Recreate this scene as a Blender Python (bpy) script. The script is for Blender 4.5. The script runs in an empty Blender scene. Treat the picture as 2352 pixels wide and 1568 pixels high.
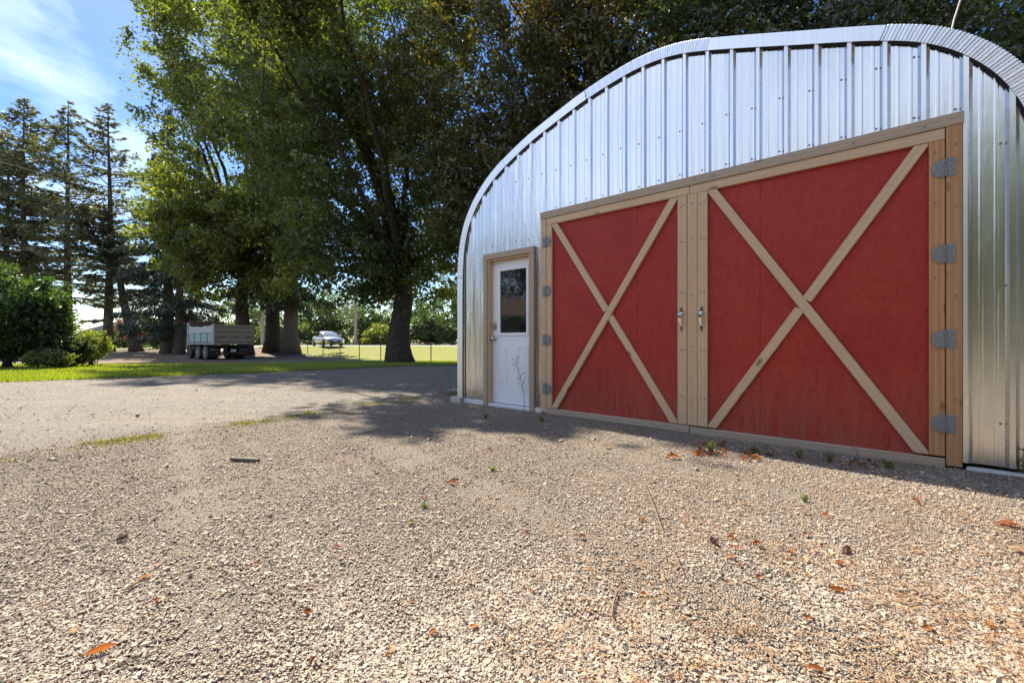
import bpy, bmesh, math, random
import numpy as np
from mathutils import Vector, Matrix
random.seed(7)
RNG = np.random.default_rng(7)
PI = math.pi
scene = bpy.context.scene
COL = scene.collection

# ------------------------------------------------------------------ camera
CAM_H = 0.92
cam_d = bpy.data.cameras.new("camera")
cam_d.lens = 16.0; cam_d.sensor_width = 36.0
cam_d.clip_start = 0.05; cam_d.clip_end = 2000
cam = bpy.data.objects.new("camera", cam_d); COL.objects.link(cam)
cam.location = (0, 0, CAM_H); cam.rotation_euler = (PI/2, 0, 0)
scene.camera = cam

# ------------------------------------------------------------------ sky, sun, exposure
SUN_AZ, SUN_EL = math.radians(-38), math.radians(45)     # azimuth measured from +Y towards +X
world = bpy.data.worlds.new("World"); scene.world = world
world.use_nodes = True
wn, wl = world.node_tree.nodes, world.node_tree.links
wn.clear()
w_out = wn.new('ShaderNodeOutputWorld'); w_bg = wn.new('ShaderNodeBackground')
w_sky = wn.new('ShaderNodeTexSky'); w_sky.sky_type = 'NISHITA'; w_sky.sun_disc = False
w_sky.sun_elevation = SUN_EL; w_sky.sun_rotation = SUN_AZ
w_sky.air_density = 1.0; w_sky.dust_density = 0.2; w_sky.ozone_density = 2.2
w_hsv = wn.new('ShaderNodeHueSaturation'); w_hsv.inputs['Saturation'].default_value = 1.32; w_hsv.inputs['Hue'].default_value = 0.511; w_hsv.inputs['Value'].default_value = 0.80
wl.new(w_sky.outputs[0], w_hsv.inputs['Color'])
w_tc = wn.new('ShaderNodeTexCoord'); w_map = wn.new('ShaderNodeMapping')
w_map.inputs['Scale'].default_value = (1.6, 1.6, 3.6); w_map.inputs['Location'].default_value = (-0.68, 0.42, 0.5)
w_map.inputs['Rotation'].default_value = (0.25, 0.35, 0.3)
wl.new(w_tc.outputs['Generated'], w_map.inputs[0])
w_noise = wn.new('ShaderNodeTexNoise'); w_noise.inputs['Scale'].default_value = 1.5
w_noise.inputs['Detail'].default_value = 7; w_noise.inputs['Roughness'].default_value = 0.55
w_noise.inputs['Distortion'].default_value = 0.5
wl.new(w_map.outputs[0], w_noise.inputs['Vector'])
w_ramp = wn.new('ShaderNodeValToRGB')
w_ramp.color_ramp.elements[0].position = 0.51; w_ramp.color_ramp.elements[0].color = (0, 0, 0, 1)
w_ramp.color_ramp.elements[1].position = 0.76; w_ramp.color_ramp.elements[1].color = (0.62, 0.62, 0.62, 1)
w_dot = wn.new('ShaderNodeVectorMath'); w_dot.operation = 'DOT_PRODUCT'; w_dot.inputs[1].default_value = (-.50, -.80, .25)
wl.new(w_tc.outputs['Generated'], w_dot.inputs[0])
w_bias = wn.new('ShaderNodeMath'); w_bias.operation = 'MULTIPLY_ADD'; w_bias.inputs[1].default_value = 0.205  # thickens unseen cloud behind the camera, added to brighten the shaded shed front
wl.new(w_dot.outputs['Value'], w_bias.inputs[0]); wl.new(w_noise.outputs['Fac'], w_bias.inputs[2])
wl.new(w_bias.outputs[0], w_ramp.inputs[0])
w_mix = wn.new('ShaderNodeMix'); w_mix.data_type = 'RGBA'
wl.new(w_ramp.outputs[0], w_mix.inputs['Factor']); wl.new(w_hsv.outputs[0], w_mix.inputs['A'])
w_mix.inputs['B'].default_value = (9.0, 9.8, 11.2, 1)
wl.new(w_mix.outputs['Result'], w_bg.inputs['Color'])
w_bg.inputs['Strength'].default_value = 0.078
wl.new(w_bg.outputs[0], w_out.inputs[0])

sun_d = bpy.data.lights.new("sun", 'SUN'); sun_d.energy = 4.4; sun_d.angle = math.radians(0.5)
sun_d.color = (1.0, 0.91, 0.77)
sun = bpy.data.objects.new("sun", sun_d); COL.objects.link(sun)
sdir = Vector((math.sin(SUN_AZ)*math.cos(SUN_EL), math.cos(SUN_AZ)*math.cos(SUN_EL), math.sin(SUN_EL)))
sun.rotation_euler = (-sdir).to_track_quat('-Z', 'Y').to_euler(); sun.location = (0, 0, 40)

scene.view_settings.view_transform = 'Standard'; scene.view_settings.look = 'None'
scene.view_settings.exposure = 1.6; scene.view_settings.gamma = 1.0
scene.render.engine = 'CYCLES'
scene.cycles.max_bounces = 8; scene.cycles.diffuse_bounces = 4; scene.cycles.glossy_bounces = 4
scene.cycles.transmission_bounces = 6; scene.cycles.transparent_max_bounces = 8
scene.cycles.use_denoising = True; scene.cycles.denoising_prefilter = 'NONE'; scene.cycles.denoising_input_passes = 'RGB_ALBEDO_NORMAL'
scene.cycles.sample_clamp_indirect = 3; scene.cycles.caustics_reflective = False; scene.cycles.caustics_refractive = False

# ------------------------------------------------------------------ helpers
def px(x, y, Y):            # a photograph pixel (2352 wide) at depth Y
    return Vector(((x-1176)/1045*Y, Y, CAM_H + (784-y)/1045*Y))

def smooth(a, b, t):
    t = np.clip((np.asarray(t, float)-a)/(b-a), 0, 1); return t*t*(3-2*t)

def hash_noise(x, y, s=1.0, seed=0):
    x = np.asarray(x, float)*s; y = np.asarray(y, float)*s
    v = (np.sin(x*1.7+seed)*np.cos(y*1.3-seed*2.1) + 0.5*np.sin(x*3.1+y*2.3+seed*1.3)
         + 0.35*np.sin(x*5.3-y*4.7+seed*.7) + 0.25*np.cos(x*9.1+y*8.3+seed))
    return v/2.1

def ground_z(x, y):
    x = np.asarray(x, float); y = np.asarray(y, float)
    zr = np.interp(y, [-200, 13, 20, 25, 31, 36, 40, 44, 60, 400], [0, 0, -.13, -.23, -.33, -.25, .08, .45, .5, .8])
    zl = np.interp(y, [-200, 13, 20, 25, 31, 36, 48, 400], [0, 0, -.13, -.23, -.33, -.3, -.1, .2])
    b = smooth(-0.68, -0.54, x/np.maximum(y, 5))
    return zl*(1-b)+zr*b

def gz(x, y): return float(ground_z(x, y))

def mesh_np(name, V, F, mat=None, smooth_=False, attr=None):
    """V (n,3) array; F (m,k) array or list of index tuples."""
    me = bpy.data.meshes.new(name)
    V = np.asarray(V, np.float32)
    if isinstance(F, np.ndarray):
        m, k = F.shape
        me.vertices.add(len(V)); me.vertices.foreach_set('co', V.ravel())
        me.loops.add(m*k); me.loops.foreach_set('vertex_index', F.ravel().astype(np.int32))
        me.polygons.add(m); me.polygons.foreach_set('loop_start', np.arange(0, m*k, k, dtype=np.int32))
        me.polygons.foreach_set('loop_total', np.full(m, k, np.int32))
        me.polygons.foreach_set('use_smooth', np.zeros(m, bool)); me.update(calc_edges=True); me.validate()
    else:
        me.from_pydata([tuple(map(float, v)) for v in V], [], [tuple(f) for f in F]); me.update()
    if attr is not None:
        a = me.attributes.new('tint', 'FLOAT', 'POINT'); a.data.foreach_set('value', np.asarray(attr, np.float32))
    if smooth_:
        me.polygons.foreach_set('use_smooth', np.ones(len(me.polygons), bool))
    if mat: me.materials.append(mat)
    return me

def link(name, me, parent=None, loc=(0, 0, 0), rot=(0, 0, 0)):
    o = bpy.data.objects.new(name, me); COL.objects.link(o)
    o.location = loc; o.rotation_euler = rot
    if parent: o.parent = parent
    return o

def tag(o, label=None, cat=None, group=None, kind=None):
    if label: o['label'] = label
    if cat: o['category'] = cat
    if group: o['group'] = group
    if kind: o['kind'] = kind
    return o

def thing(name, label, cat, loc=(0, 0, 0), rot=(0, 0, 0), group=None):
    o = bpy.data.objects.new(name, None); COL.objects.link(o)
    o.location = loc; o.rotation_euler = rot; o.empty_display_size = .2
    return tag(o, label, cat, group)

class MB:
    def __init__(s): s.V = []; s.F = []
    def add(s, V, F):
        b = len(s.V); s.V += [tuple(map(float, v)) for v in V]; s.F += [tuple(i+b for i in f) for f in F]; return s
    def box(s, x0, x1, y0, y1, z0, z1):
        V = [(x0,y0,z0),(x1,y0,z0),(x1,y1,z0),(x0,y1,z0),(x0,y0,z1),(x1,y0,z1),(x1,y1,z1),(x0,y1,z1)]
        return s.add(V, [(0,3,2,1),(4,5,6,7),(0,1,5,4),(1,2,6,5),(2,3,7,6),(3,0,4,7)])
    def prism(s, poly, y0, y1, axis='y'):      # poly in (x,z) for axis y; (x,y) for axis z; (y,z) for axis x
        n = len(poly)
        def P(p, t):
            return (p[0], t, p[1]) if axis == 'y' else ((p[0], p[1], t) if axis == 'z' else (t, p[0], p[1]))
        V = [P(p, y0) for p in poly]+[P(p, y1) for p in poly]
        F = [tuple(range(n)), tuple(range(2*n-1, n-1, -1))]+[(i, i+n, (i+1) % n+n, (i+1) % n) for i in range(n)]
        return s.add(V, F)
    def tube(s, pts, rad, n=6, cap=True):
        V, F = tube_np(pts, rad, n, cap); return s.add(V, F)
    def lathe(s, prof, n=16, axis='z', c=(0, 0, 0)):    # prof: (r, t)
        V = []; F = []
        for r, t in prof:
            for i in range(n):
                a = 2*PI*i/n; u, v = r*math.cos(a), r*math.sin(a)
                p = (u, v, t) if axis == 'z' else ((u, t, v) if axis == 'y' else (t, u, v))
                V.append((p[0]+c[0], p[1]+c[1], p[2]+c[2]))
        for k in range(len(prof)-1):
            for i in range(n): F.append((k*n+i, k*n+(i+1) % n, (k+1)*n+(i+1) % n, (k+1)*n+i))
        F.append(tuple(range(n-1, -1, -1))); F.append(tuple((len(prof)-1)*n+i for i in range(n)))
        return s.add(V, F)
    def build(s, name, mat, parent=None, loc=(0, 0, 0), rot=(0, 0, 0), bevel=0, smooth_=False, seg=1):
        me = mesh_np(name, s.V, s.F, mat, smooth_)
        bm = bmesh.new(); bm.from_mesh(me); bmesh.ops.recalc_face_normals(bm, faces=bm.faces); bm.to_mesh(me); bm.free()
        o = link(name, me, parent, loc, rot)
        if bevel:
            m = o.modifiers.new('bevel', 'BEVEL'); m.width = bevel; m.segments = seg; m.limit_method = 'ANGLE'; m.angle_limit = .6
        return o

def tube_np(pts, rad, n=6, cap=True):
    pts = [Vector(p) for p in pts]; V = []; F = []
    N = len(pts)
    if not hasattr(rad, '__len__'): rad = [rad]*N
    t0 = (pts[1]-pts[0]).normalized()
    ref = Vector((1, 0, 0)) if abs(t0.x) < .8 else Vector((0, 1, 0))
    for i, p in enumerate(pts):
        t = (pts[min(i+1, N-1)]-pts[max(i-1, 0)]).normalized()
        u = ref-t*ref.dot(t); u.normalize(); ref = u; v = t.cross(u)
        for k in range(n):
            a = 2*PI*k/n; V.append(tuple(p+(u*math.cos(a)+v*math.sin(a))*rad[i]))
    for i in range(N-1):
        for k in range(n): F.append((i*n+k, i*n+(k+1) % n, (i+1)*n+(k+1) % n, (i+1)*n+k))
    if cap: F.append(tuple(range(n-1, -1, -1))); F.append(tuple((N-1)*n+k for k in range(n)))
    return V, F

# ------------------------------------------------------------------ materials
class NT:
    def __init__(s, name):
        s.m = bpy.data.materials.new(name); s.m.use_nodes = True
        s.n = s.m.node_tree.nodes; s.l = s.m.node_tree.links; s.n.clear()
        s.out = s.n.new('ShaderNodeOutputMaterial')
    def node(s, t, **kw):
        n = s.n.new(t)
        for k, v in kw.items():
            if k.startswith('_'): setattr(n, k[1:], v)
            else: s.set(n.inputs[k.replace('__', ' ')], v)
        return n
    def set(s, inp, v):
        if isinstance(v, bpy.types.NodeSocket): s.l.new(v, inp)
        elif isinstance(v, tuple) and len(v) == 3 and inp.type == 'RGBA': inp.default_value = (*v, 1)
        else: inp.default_value = v
    def coord(s, kind='Object', scale=(1, 1, 1), rot=(0, 0, 0), loc=(0, 0, 0)):
        t = s.n.new('ShaderNodeTexCoord'); m = s.n.new('ShaderNodeMapping')
        m.inputs['Scale'].default_value = scale; m.inputs['Rotation'].default_value = rot; m.inputs['Location'].default_value = loc
        s.l.new(t.outputs[kind], m.inputs[0]); return m.outputs[0]
    def noise(s, vec, scale, detail=4, rough=.55, dist=0):
        n = s.node('ShaderNodeTexNoise', Scale=scale, Detail=detail, Roughness=rough, Distortion=dist); s.l.new(vec, n.inputs['Vector']); return n.outputs['Fac']
    def voronoi(s, vec, scale, feature='F1', out='Distance', rnd=1.0):
        n = s.node('ShaderNodeTexVoronoi', _feature=feature, Scale=scale); n.inputs['Randomness'].default_value = rnd
        s.l.new(vec, n.inputs['Vector']); return n.outputs[out]
    def ramp(s, fac, stops, interp='LINEAR'):
        r = s.n.new('ShaderNodeValToRGB'); r.color_ramp.interpolation = interp
        e = r.color_ramp.elements
        while len(e) < len(stops): e.new(.5)
        for i, (p, c) in enumerate(stops):
            e[i].position = p; e[i].color = (*c, 1) if isinstance(c, tuple) else (c, c, c, 1)
        s.l.new(fac, r.inputs[0]); return r.outputs[0]
    def mix(s, f, a, b, mode='MIX'):
        m = s.n.new('ShaderNodeMix'); m.data_type = 'RGBA'; m.blend_type = mode
        s.set(m.inputs['Factor'], f); s.set(m.inputs['A'], a); s.set(m.inputs['B'], b); return m.outputs['Result']
    def math(s, op, a, b=0.0, c=0.0):
        m = s.n.new('ShaderNodeMath'); m.operation = op
        s.set(m.inputs[0], a); s.set(m.inputs[1], b)
        if op == 'MULTIPLY_ADD': s.set(m.inputs[2], c)
        return m.outputs[0]
    def bump(s, h, strength=.3, dist=.01):
        b = s.node('ShaderNodeBump', Strength=strength, Distance=dist, Height=h); return b.outputs[0]
    def attr(s, name='tint'):
        return s.node('ShaderNodeAttribute', _attribute_name=name).outputs['Fac']
    def rand(s): return s.n.new('ShaderNodeObjectInfo').outputs['Random']
    def pbr(s, col, rough=.6, metal=0.0, normal=None, spec=None, **kw):
        b = s.n.new('ShaderNodeBsdfPrincipled'); s.set(b.inputs['Base Color'], col); s.set(b.inputs['Roughness'], rough)
        s.set(b.inputs['Metallic'], metal)
        if normal is not None: s.l.new(normal, b.inputs['Normal'])
        if spec is not None: b.inputs['Specular IOR Level'].default_value = spec
        for k, v in kw.items(): s.set(b.inputs[k.replace('__', ' ')], v)
        s.l.new(b.outputs[0], s.out.inputs[0]); return s.m

def mat_plain(name, col, rough=.6, metal=0.0, var=.12, scale=8, bump=0.0):
    t = NT(name); v = t.coord()
    n = t.noise(v, scale, 5)
    c = t.mix(n, tuple(x*(1-var) for x in col), tuple(min(1, x*(1+var)) for x in col))
    nm = t.bump(t.noise(v, scale*6, 4), bump, .01) if bump else None
    return t.pbr(c, rough, metal, nm)

def mat_wood(name, ca, cb, cdark, weather=.0):
    t = NT(name)
    tc = t.n.new('ShaderNodeTexCoord'); r = t.rand()
    off = t.n.new('ShaderNodeCombineXYZ')
    t.l.new(t.math('MULTIPLY', r, 37.0), off.inputs[0]); t.l.new(t.math('MULTIPLY', r, 11.0), off.inputs[1]); t.l.new(t.math('MULTIPLY', r, 23.0), off.inputs[2])
    add = t.n.new('ShaderNodeVectorMath'); add.operation = 'ADD'; t.l.new(tc.outputs['Object'], add.inputs[0]); t.l.new(off.outputs[0], add.inputs[1])
    mp = t.n.new('ShaderNodeMapping'); mp.inputs['Scale'].default_value = (1.2, 16, 16); t.l.new(add.outputs[0], mp.inputs[0])
    w = t.node('ShaderNodeTexWave', _wave_type='BANDS', _bands_direction='Z', Scale=.55, Distortion=7.0, Detail=3.0); w.inputs['Detail Scale'].default_value = .55
    t.l.new(mp.outputs[0], w.inputs['Vector'])
    grain = w.outputs['Fac']
    mp2 = t.n.new('ShaderNodeMapping'); mp2.inputs['Scale'].default_value = (3, 110, 110); t.l.new(add.outputs[0], mp2.inputs[0])
    fine = t.noise(mp2.outputs[0], 1.0, 4, .6)
    big = t.noise(add.outputs[0], 2.2, 5, .65)
    c = t.mix(grain, ca, cb)
    c = t.mix(t.math('MULTIPLY', fine, .5), c, cdark)
    c = t.mix(t.ramp(big, [(.35, 0.0), (.7, .55)]), c, tuple(x*y for x, y in zip(ca, (.72, .66, .60))))
    # knots
    mk = t.n.new('ShaderNodeMapping'); mk.inputs['Scale'].default_value = (1.6, 3.2, 4.2); t.l.new(add.outputs[0], mk.inputs[0])
    k = t.voronoi(mk.outputs[0], 1.35)
    c = t.mix(t.ramp(k, [(.06, .9), (.13, 0.0)]), c, tuple(x*.5 for x in cdark))
    c = t.mix(t.math('MULTIPLY_ADD', r, .35, -.1), c, tuple(x*.62 for x in ca))
    if weather:
        c = t.mix(t.ramp(t.noise(add.outputs[0], 5, 5), [(.3, weather*.4), (.7, weather)]), c, (.33, .31, .28))
    nm = t.bump(t.math('ADD', fine, t.math('MULTIPLY', grain, .4)), .35, .004)
    return t.pbr(c, .72, 0, nm, spec=.3)

M = {}
M['wood'] = mat_wood('wood_board', (.72, .53, .355), (.62, .43, .265), (.41, .26, .14))
M['wood_orange'] = mat_wood('wood_jamb', (.58, .33, .165), (.46, .235, .10), (.25, .115, .045))
M['wood_pale'] = mat_wood('wood_centre', (.70, .51, .33), (.57, .39, .225), (.38, .23, .12))
M['wood_grey'] = mat_wood('wood_weathered', (.56, .43, .30), (.45, .33, .22), (.24, .17, .105), weather=.38)

def mat_metal(name, base=(.70, .69, .67), rough=.24, wavy=.045, streak=.25):
    t = NT(name); v = t.coord()
    big = t.noise(t.coord(scale=(3.2, 3.2, .7)), 1.6, 3, .5)
    sp = t.voronoi(t.coord(scale=(1, 1, 1)), 90, out='Color')
    spang = t.node('ShaderNodeSeparateColor', Color=sp).outputs[0]
    st = t.noise(t.coord(scale=(45, 45, .35)), 1.0, 3)
    c = t.mix(t.math('MULTIPLY', spang, .05), base, tuple(x*.8 for x in base))
    c = t.mix(t.ramp(st, [(.45, 0.0), (.8, streak)]), c, (.62, .60, .56))
    r = t.math('MULTIPLY_ADD', st, .10, rough)
    nm = t.bump(t.math('ADD', t.math('MULTIPLY', big, 1.0), t.math('MULTIPLY', st, .05)), wavy*10, .02)
    return t.pbr(c, r, 1.0, nm)
M['metal'] = mat_metal('galvanised_sheet', rough=.20)
M['metal_trim'] = mat_metal('trim_sheet', (.82, .82, .83), .34, .015, .3)
M['flash'] = mat_plain('flashing', (.75, .77, .8), .4, .3, .06)
M['hinge'] = mat_plain('hinge_steel', (.21, .22, .215), .6, .25, .45, 40)
M['chrome'] = mat_plain('handle_nickel', (.85, .84, .80), .12, 1.0, .05)
M['brass'] = mat_plain('knob_nickel', (.55, .52, .46), .25, 1.0, .1)
M['screw'] = mat_plain('screw', (.22, .22, .23), .4, .8, .1)
M['black'] = mat_plain('black_gap', (.012, .011, .010), .9)
M['rubber'] = mat_plain('rubber', (.022, .021, .020), .8, 0, .2, 20, .2)
M['white'] = None
def mk_white():
    t = NT('white_door_paint'); v = t.coord()
    n = t.noise(v, 3, 5)
    c = t.mix(n, (.74, .77, .82), (.82, .84, .88))
    z = t.node('ShaderNodeSeparateXYZ', Vector=v).outputs['Z']
    d = t.math('MULTIPLY', t.ramp(t.noise(t.coord(scale=(6, 6, 3)), 9, 6, .7), [(.55, 0.0), (.66, 1.0)]), t.ramp(z, [(.08, .7), (.55, 0.0)]))
    c = t.mix(d, c, (.42, .36, .27))
    return t.pbr(c, .38)
M['white'] = mk_white()
def mk_glass():
    t = NT('dark_window_glass')
    nm = t.bump(t.noise(t.coord(scale=(2, 2, 3)), 1.8, 2), .05, .02)
    return t.pbr((.012, .014, .015), .03, 0, nm, spec=.9)
M['glass'] = mk_glass()

def mk_red():
    t = NT('red_painted_osb'); v = t.coord()
    v1 = t.coord(scale=(38, 38, 14)); v2 = t.coord(scale=(13, 13, 36), rot=(0, .6, 0))
    a = t.noise(v1, 1.0, 3, .6, 1.2); b = t.noise(v2, 1.0, 3, .6, 1.2)
    chip = t.voronoi(t.coord(scale=(30, 30, 11), rot=(0, .35, 0)), 1.0, out='Color')
    ch = t.node('ShaderNodeSeparateColor', Color=chip).outputs[0]
    c = t.mix(t.ramp(a, [(.25, 0.0), (.75, 1.0)]), (.27, .018, .010), (.42, .038, .019))
    c = t.mix(t.math('MULTIPLY', ch, .35), c, (.42, .05, .028))
    c = t.mix(t.ramp(t.noise(v, 1.3, 3), [(.4, 0.0), (.7, .4)]), c, (.25, .010, .012))
    pit = t.ramp(t.noise(t.coord(scale=(55, 55, 24)), 1.6, 3, .6), [(.66, 0.0), (.72, 1.0)])
    c = t.mix(t.math('MULTIPLY', pit, .75), c, (.075, .006, .006))
    z = t.node('ShaderNodeSeparateXYZ', Vector=v).outputs['Z']
    dust = t.math('MULTIPLY', t.ramp(z, [(.0, .9), (.75, 0.0)]), t.ramp(t.noise(t.coord(scale=(18, 18, 2)), 1.0, 5, .7), [(.38, .15), (.62, 1.0)]))
    c = t.mix(t.math('MULTIPLY', dust, .5), c, (.28, .15, .10))
    nm = t.bump(t.math('ADD', t.math('ADD', a, b), t.math('MULTIPLY', ch, 1.0)), .6, .008)
    return t.pbr(c, .55, 0, nm, spec=.35)
M['red'] = mk_red()

def mat_leaf(name, stops, trans=.45, rough=.45, tcol=None, gloss=.06):
    t = NT(name)
    c = t.ramp(t.attr(), stops)
    tc = t.mix(1.0, c, tcol or (1.5, 1.7, .45), 'MULTIPLY')
    d = t.node('ShaderNodeBsdfDiffuse', Color=c); tr = t.node('ShaderNodeBsdfTranslucent', Color=tc)
    g = t.node('ShaderNodeBsdfGlossy', Color=(.9, .95, .9), Roughness=rough)
    m1 = t.n.new('ShaderNodeMixShader'); m1.inputs[0].default_value = trans
    t.l.new(d.outputs[0], m1.inputs[1]); t.l.new(tr.outputs[0], m1.inputs[2])
    m2 = t.n.new('ShaderNodeMixShader'); m2.inputs[0].default_value = gloss
    t.l.new(m1.outputs[0], m2.inputs[1]); t.l.new(g.outputs[0], m2.inputs[2])
    t.l.new(m2.outputs[0], t.out.inputs[0]); return t.m
M['leaf_maple'] = mat_leaf('maple_leaves', [(0, (.058, .074, .028)), (.5, (.100, .118, .036)), (.85, (.19, .185, .045)), (1, (.30, .23, .05))], .55)
M['leaf_light'] = mat_leaf('light_maple_leaves', [(0, (.060, .080, .028)), (.5, (.115, .132, .036)), (1, (.25, .235, .055))], .6)
M['leaf_copper'] = mat_leaf('copper_leaves', [(0, (.050, .058, .022)), (.5, (.092, .092, .028)), (.85, (.16, .125, .03)), (1, (.32, .19, .03))], .54, tcol=(1.7, 1.35, .35))
M['leaf_dark'] = mat_leaf('dark_leaves', [(0, (.036, .046, .020)), (.6, (.062, .074, .026)), (1, (.20, .19, .04))], .55)
M['leaf_bush'] = mat_leaf('bush_leaves', [(0, (.034, .062, .018)), (.6, (.060, .098, .024)), (1, (.13, .16, .035))], .45)
M['leaf_yellow'] = mat_leaf('yellow_green_leaves', [(0, (.10, .13, .025)), (.6, (.19, .21, .04)), (1, (.30, .28, .06))], .45)
M['leaf_red'] = mat_leaf('red_leaves', [(0, (.15, .05, .025)), (.6, (.26, .08, .04)), (1, (.32, .16, .08))], .4, tcol=(1.4, .8, .6))
M['leaf_far'] = mat_leaf('far_leaves', [(0, (.065, .095, .045)), (.6, (.11, .15, .06)), (1, (.20, .23, .08))], .4)
M['needle'] = mat_leaf('fir_needles', [(0, (.10, .104, .075)), (.6, (.14, .142, .095)), (1, (.19, .17, .10))], .42, tcol=(1.4, 1.5, .6))
M['needle_dark'] = mat_leaf('spruce_needles', [(0, (.034, .046, .032)), (.6, (.052, .066, .042)), (1, (.085, .088, .048))], .3, tcol=(1.4, 1.5, .6))
M['grass'] = mat_leaf('grass_blades', [(0, (.14, .165, .020)), (.6, (.24, .26, .030)), (1, (.38, .34, .07))], .5)
M['moss'] = mat_leaf('moss_blades', [(0, (.13, .11, .04)), (.6, (.22, .19, .06)), (1, (.34, .28, .12))], .35)
M['weed'] = mat_leaf('weed_leaves', [(0, (.09, .12, .03)), (.6, (.16, .19, .05)), (1, (.30, .27, .10))], .4)
M['dry'] = mat_leaf('dry_stalks', [(0, (.16, .11, .06)), (1, (.28, .2, .1))], .2, tcol=(1.2, 1.1, .8))
M['pine_needles'] = mat_leaf('fallen_needles', [(0, (.26, .12, .045)), (.5, (.40, .22, .095)), (1, (.56, .41, .24))], .15, tcol=(1.2, 1.0, .7))

def mat_bark(name, ca, cb, scale=7):
    t = NT(name)
    v = t.coord(scale=(scale, scale, scale*.28))
    n = t.noise(v, 1.0, 6, .65, .8)
    r = t.voronoi(v, 1.6, 'DISTANCE_TO_EDGE')
    c = t.mix(n, ca, cb)
    c = t.mix(t.ramp(r, [(.0, .8), (.12, 0.0)]), c, tuple(x*.4 for x in ca))
    nm = t.bump(t.math('ADD', n, t.ramp(r, [(0.0, 0.0), (.2, 1.0)])), .9, .05)
    return t.pbr(c, .9, 0, nm, spec=.2)
M['bark'] = mat_bark('dark_bark', (.060, .048, .038), (.12, .095, .072))
M['bark_fir'] = mat_bark('fir_bark', (.085, .062, .048), (.17, .125, .092), 5)
M['bark_pale'] = mat_bark('spruce_bark', (.13, .105, .085), (.24, .20, .16), 9)

def mk_gravel(name, grey=0.0):
    t = NT(name); v = t.coord()
    n1 = t.noise(v, 1.1, 6, .6, .4); n2 = t.noise(v, 26, 5, .65); n3 = t.noise(v, 5.0, 4)
    cell = t.voronoi(v, 95, out='Color'); cr = t.node('ShaderNodeSeparateColor', Color=cell)
    d = t.voronoi(v, 95, 'DISTANCE_TO_EDGE'); d2 = t.voronoi(v, 48, 'DISTANCE_TO_EDGE')
    c = t.mix(n1, (.46, .38, .29), (.60, .505, .39))
    c = t.mix(t.math('MULTIPLY', cr.outputs[0], .6), c, (.25, .205, .16))
    c = t.mix(t.ramp(cr.outputs[1], [(.8, 0.0), (.95, .7)]), c, (.55, .50, .44))
    c = t.mix(t.ramp(n3, [(.45, 0.0), (.72, .5)]), c, (.50, .37, .25))
    c = t.mix(t.ramp(d, [(0.0, .55), (.12, 0.0)]), c, (.13, .11, .09))
    h = t.math('ADD', t.ramp(d, [(0.0, 0.0), (.3, 1.0)]), t.math('ADD', t.math('MULTIPLY', t.ramp(d2, [(0.0, 0.0), (.25, 1.0)]), .9), t.math('MULTIPLY', n2, 1.4)))
    c = t.mix(t.ramp(n2, [(.36, .5), (.5, 0.0)]), c, (.22, .18, .14))
    nm = t.bump(h, 1.0, .016)
    return t.pbr(c, .9, 0, nm, spec=.25)
M['gravel'] = mk_gravel('gravel_ground')
def mk_stone():
    t = NT('crushed_stone')
    c = t.ramp(t.attr(), [(0, (.12, .10, .078)), (.22, (.28, .23, .175)), (.45, (.43, .355, .27)), (.75, (.49, .405, .31)), (1, (.53, .445, .345))])
    n = t.noise(t.coord(), 120, 3)
    c = t.mix(t.math('MULTIPLY', n, .4), c, (.25, .21, .17))
    return t.pbr(c, .85, 0, spec=.3)
M['stone'] = mk_stone()
def mk_asphalt():
    t = NT('old_asphalt'); v = t.coord()
    n1 = t.noise(v, .6, 5, .6); n2 = t.noise(v, 60, 4, .7); n3 = t.noise(t.coord(rot=(0, 0, .85), scale=(.25, 1.6, 1)), 1.2, 5)
    cell = t.voronoi(v, 140, out='Color'); cr = t.node('ShaderNodeSeparateColor', Color=cell)
    c = t.mix(n1, (.25, .208, .158), (.37, .308, .235))
    c = t.mix(t.ramp(cr.outputs[0], [(.3, .55), (.8, 0.0)]), c, (.13, .12, .115))
    c = t.mix(t.ramp(cr.outputs[1], [(.7, 0.0), (.95, .6)]), c, (.36, .32, .27)); c = t.mix(t.ramp(t.noise(v, 3.5, 6, .7), [(.42, .5), (.6, 0.0)]), c, (.16, .14, .115)); c = t.mix(t.ramp(t.noise(v, 22, 6, .8), [(.40, .75), (.56, 0.0)]), c, (.10, .088, .072)); c = t.mix(t.ramp(t.noise(t.coord(loc=(3, 1, 0)), 30, 5, .75), [(.55, 0.0), (.68, .6)]), c, (.44, .37, .28))
    c = t.mix(t.ramp(n3, [(.5, 0.0), (.75, .5)]), c, (.30, .245, .18))
    nm = t.bump(t.math('ADD', t.math('ADD', n2, t.math('MULTIPLY', t.noise(v, 22, 6, .8), 1.5)), t.math('MULTIPLY', cr.outputs[0], .8)), .9, .015)
    return t.pbr(c, .85, 0, nm, spec=.3)
M['asphalt'] = mk_asphalt()
def mk_soil(name, a, b, c3, scale=1.0, bump=.8):
    t = NT(name); v = t.coord()
    n1 = t.noise(v, .5*scale, 6, .6); n2 = t.noise(v, 14*scale, 5, .7); n3 = t.noise(v, 2.2*scale, 4)
    c = t.mix(n1, a, b); c = t.mix(t.ramp(n3, [(.45, 0.0), (.7, .8)]), c, c3)
    c = t.mix(t.math('MULTIPLY', n2, .45), c, tuple(x*.5 for x in a))
    return t.pbr(c, .95, 0, t.bump(n2, bump, .05), spec=.15)
M['lawn'] = mk_soil('lawn_turf', (.17, .215, .026), (.22, .26, .032), (.24, .25, .05))
M['field'] = mk_soil('field_turf', (.22, .245, .055), (.28, .285, .07), (.32, .29, .10))
M['dirt'] = mk_soil('shade_dirt', (.17, .125, .09), (.24, .18, .13), (.20, .17, .10))
M['earth'] = mk_soil('far_ground', (.12, .14, .04), (.17, .17, .06), (.2, .17, .09))
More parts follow.
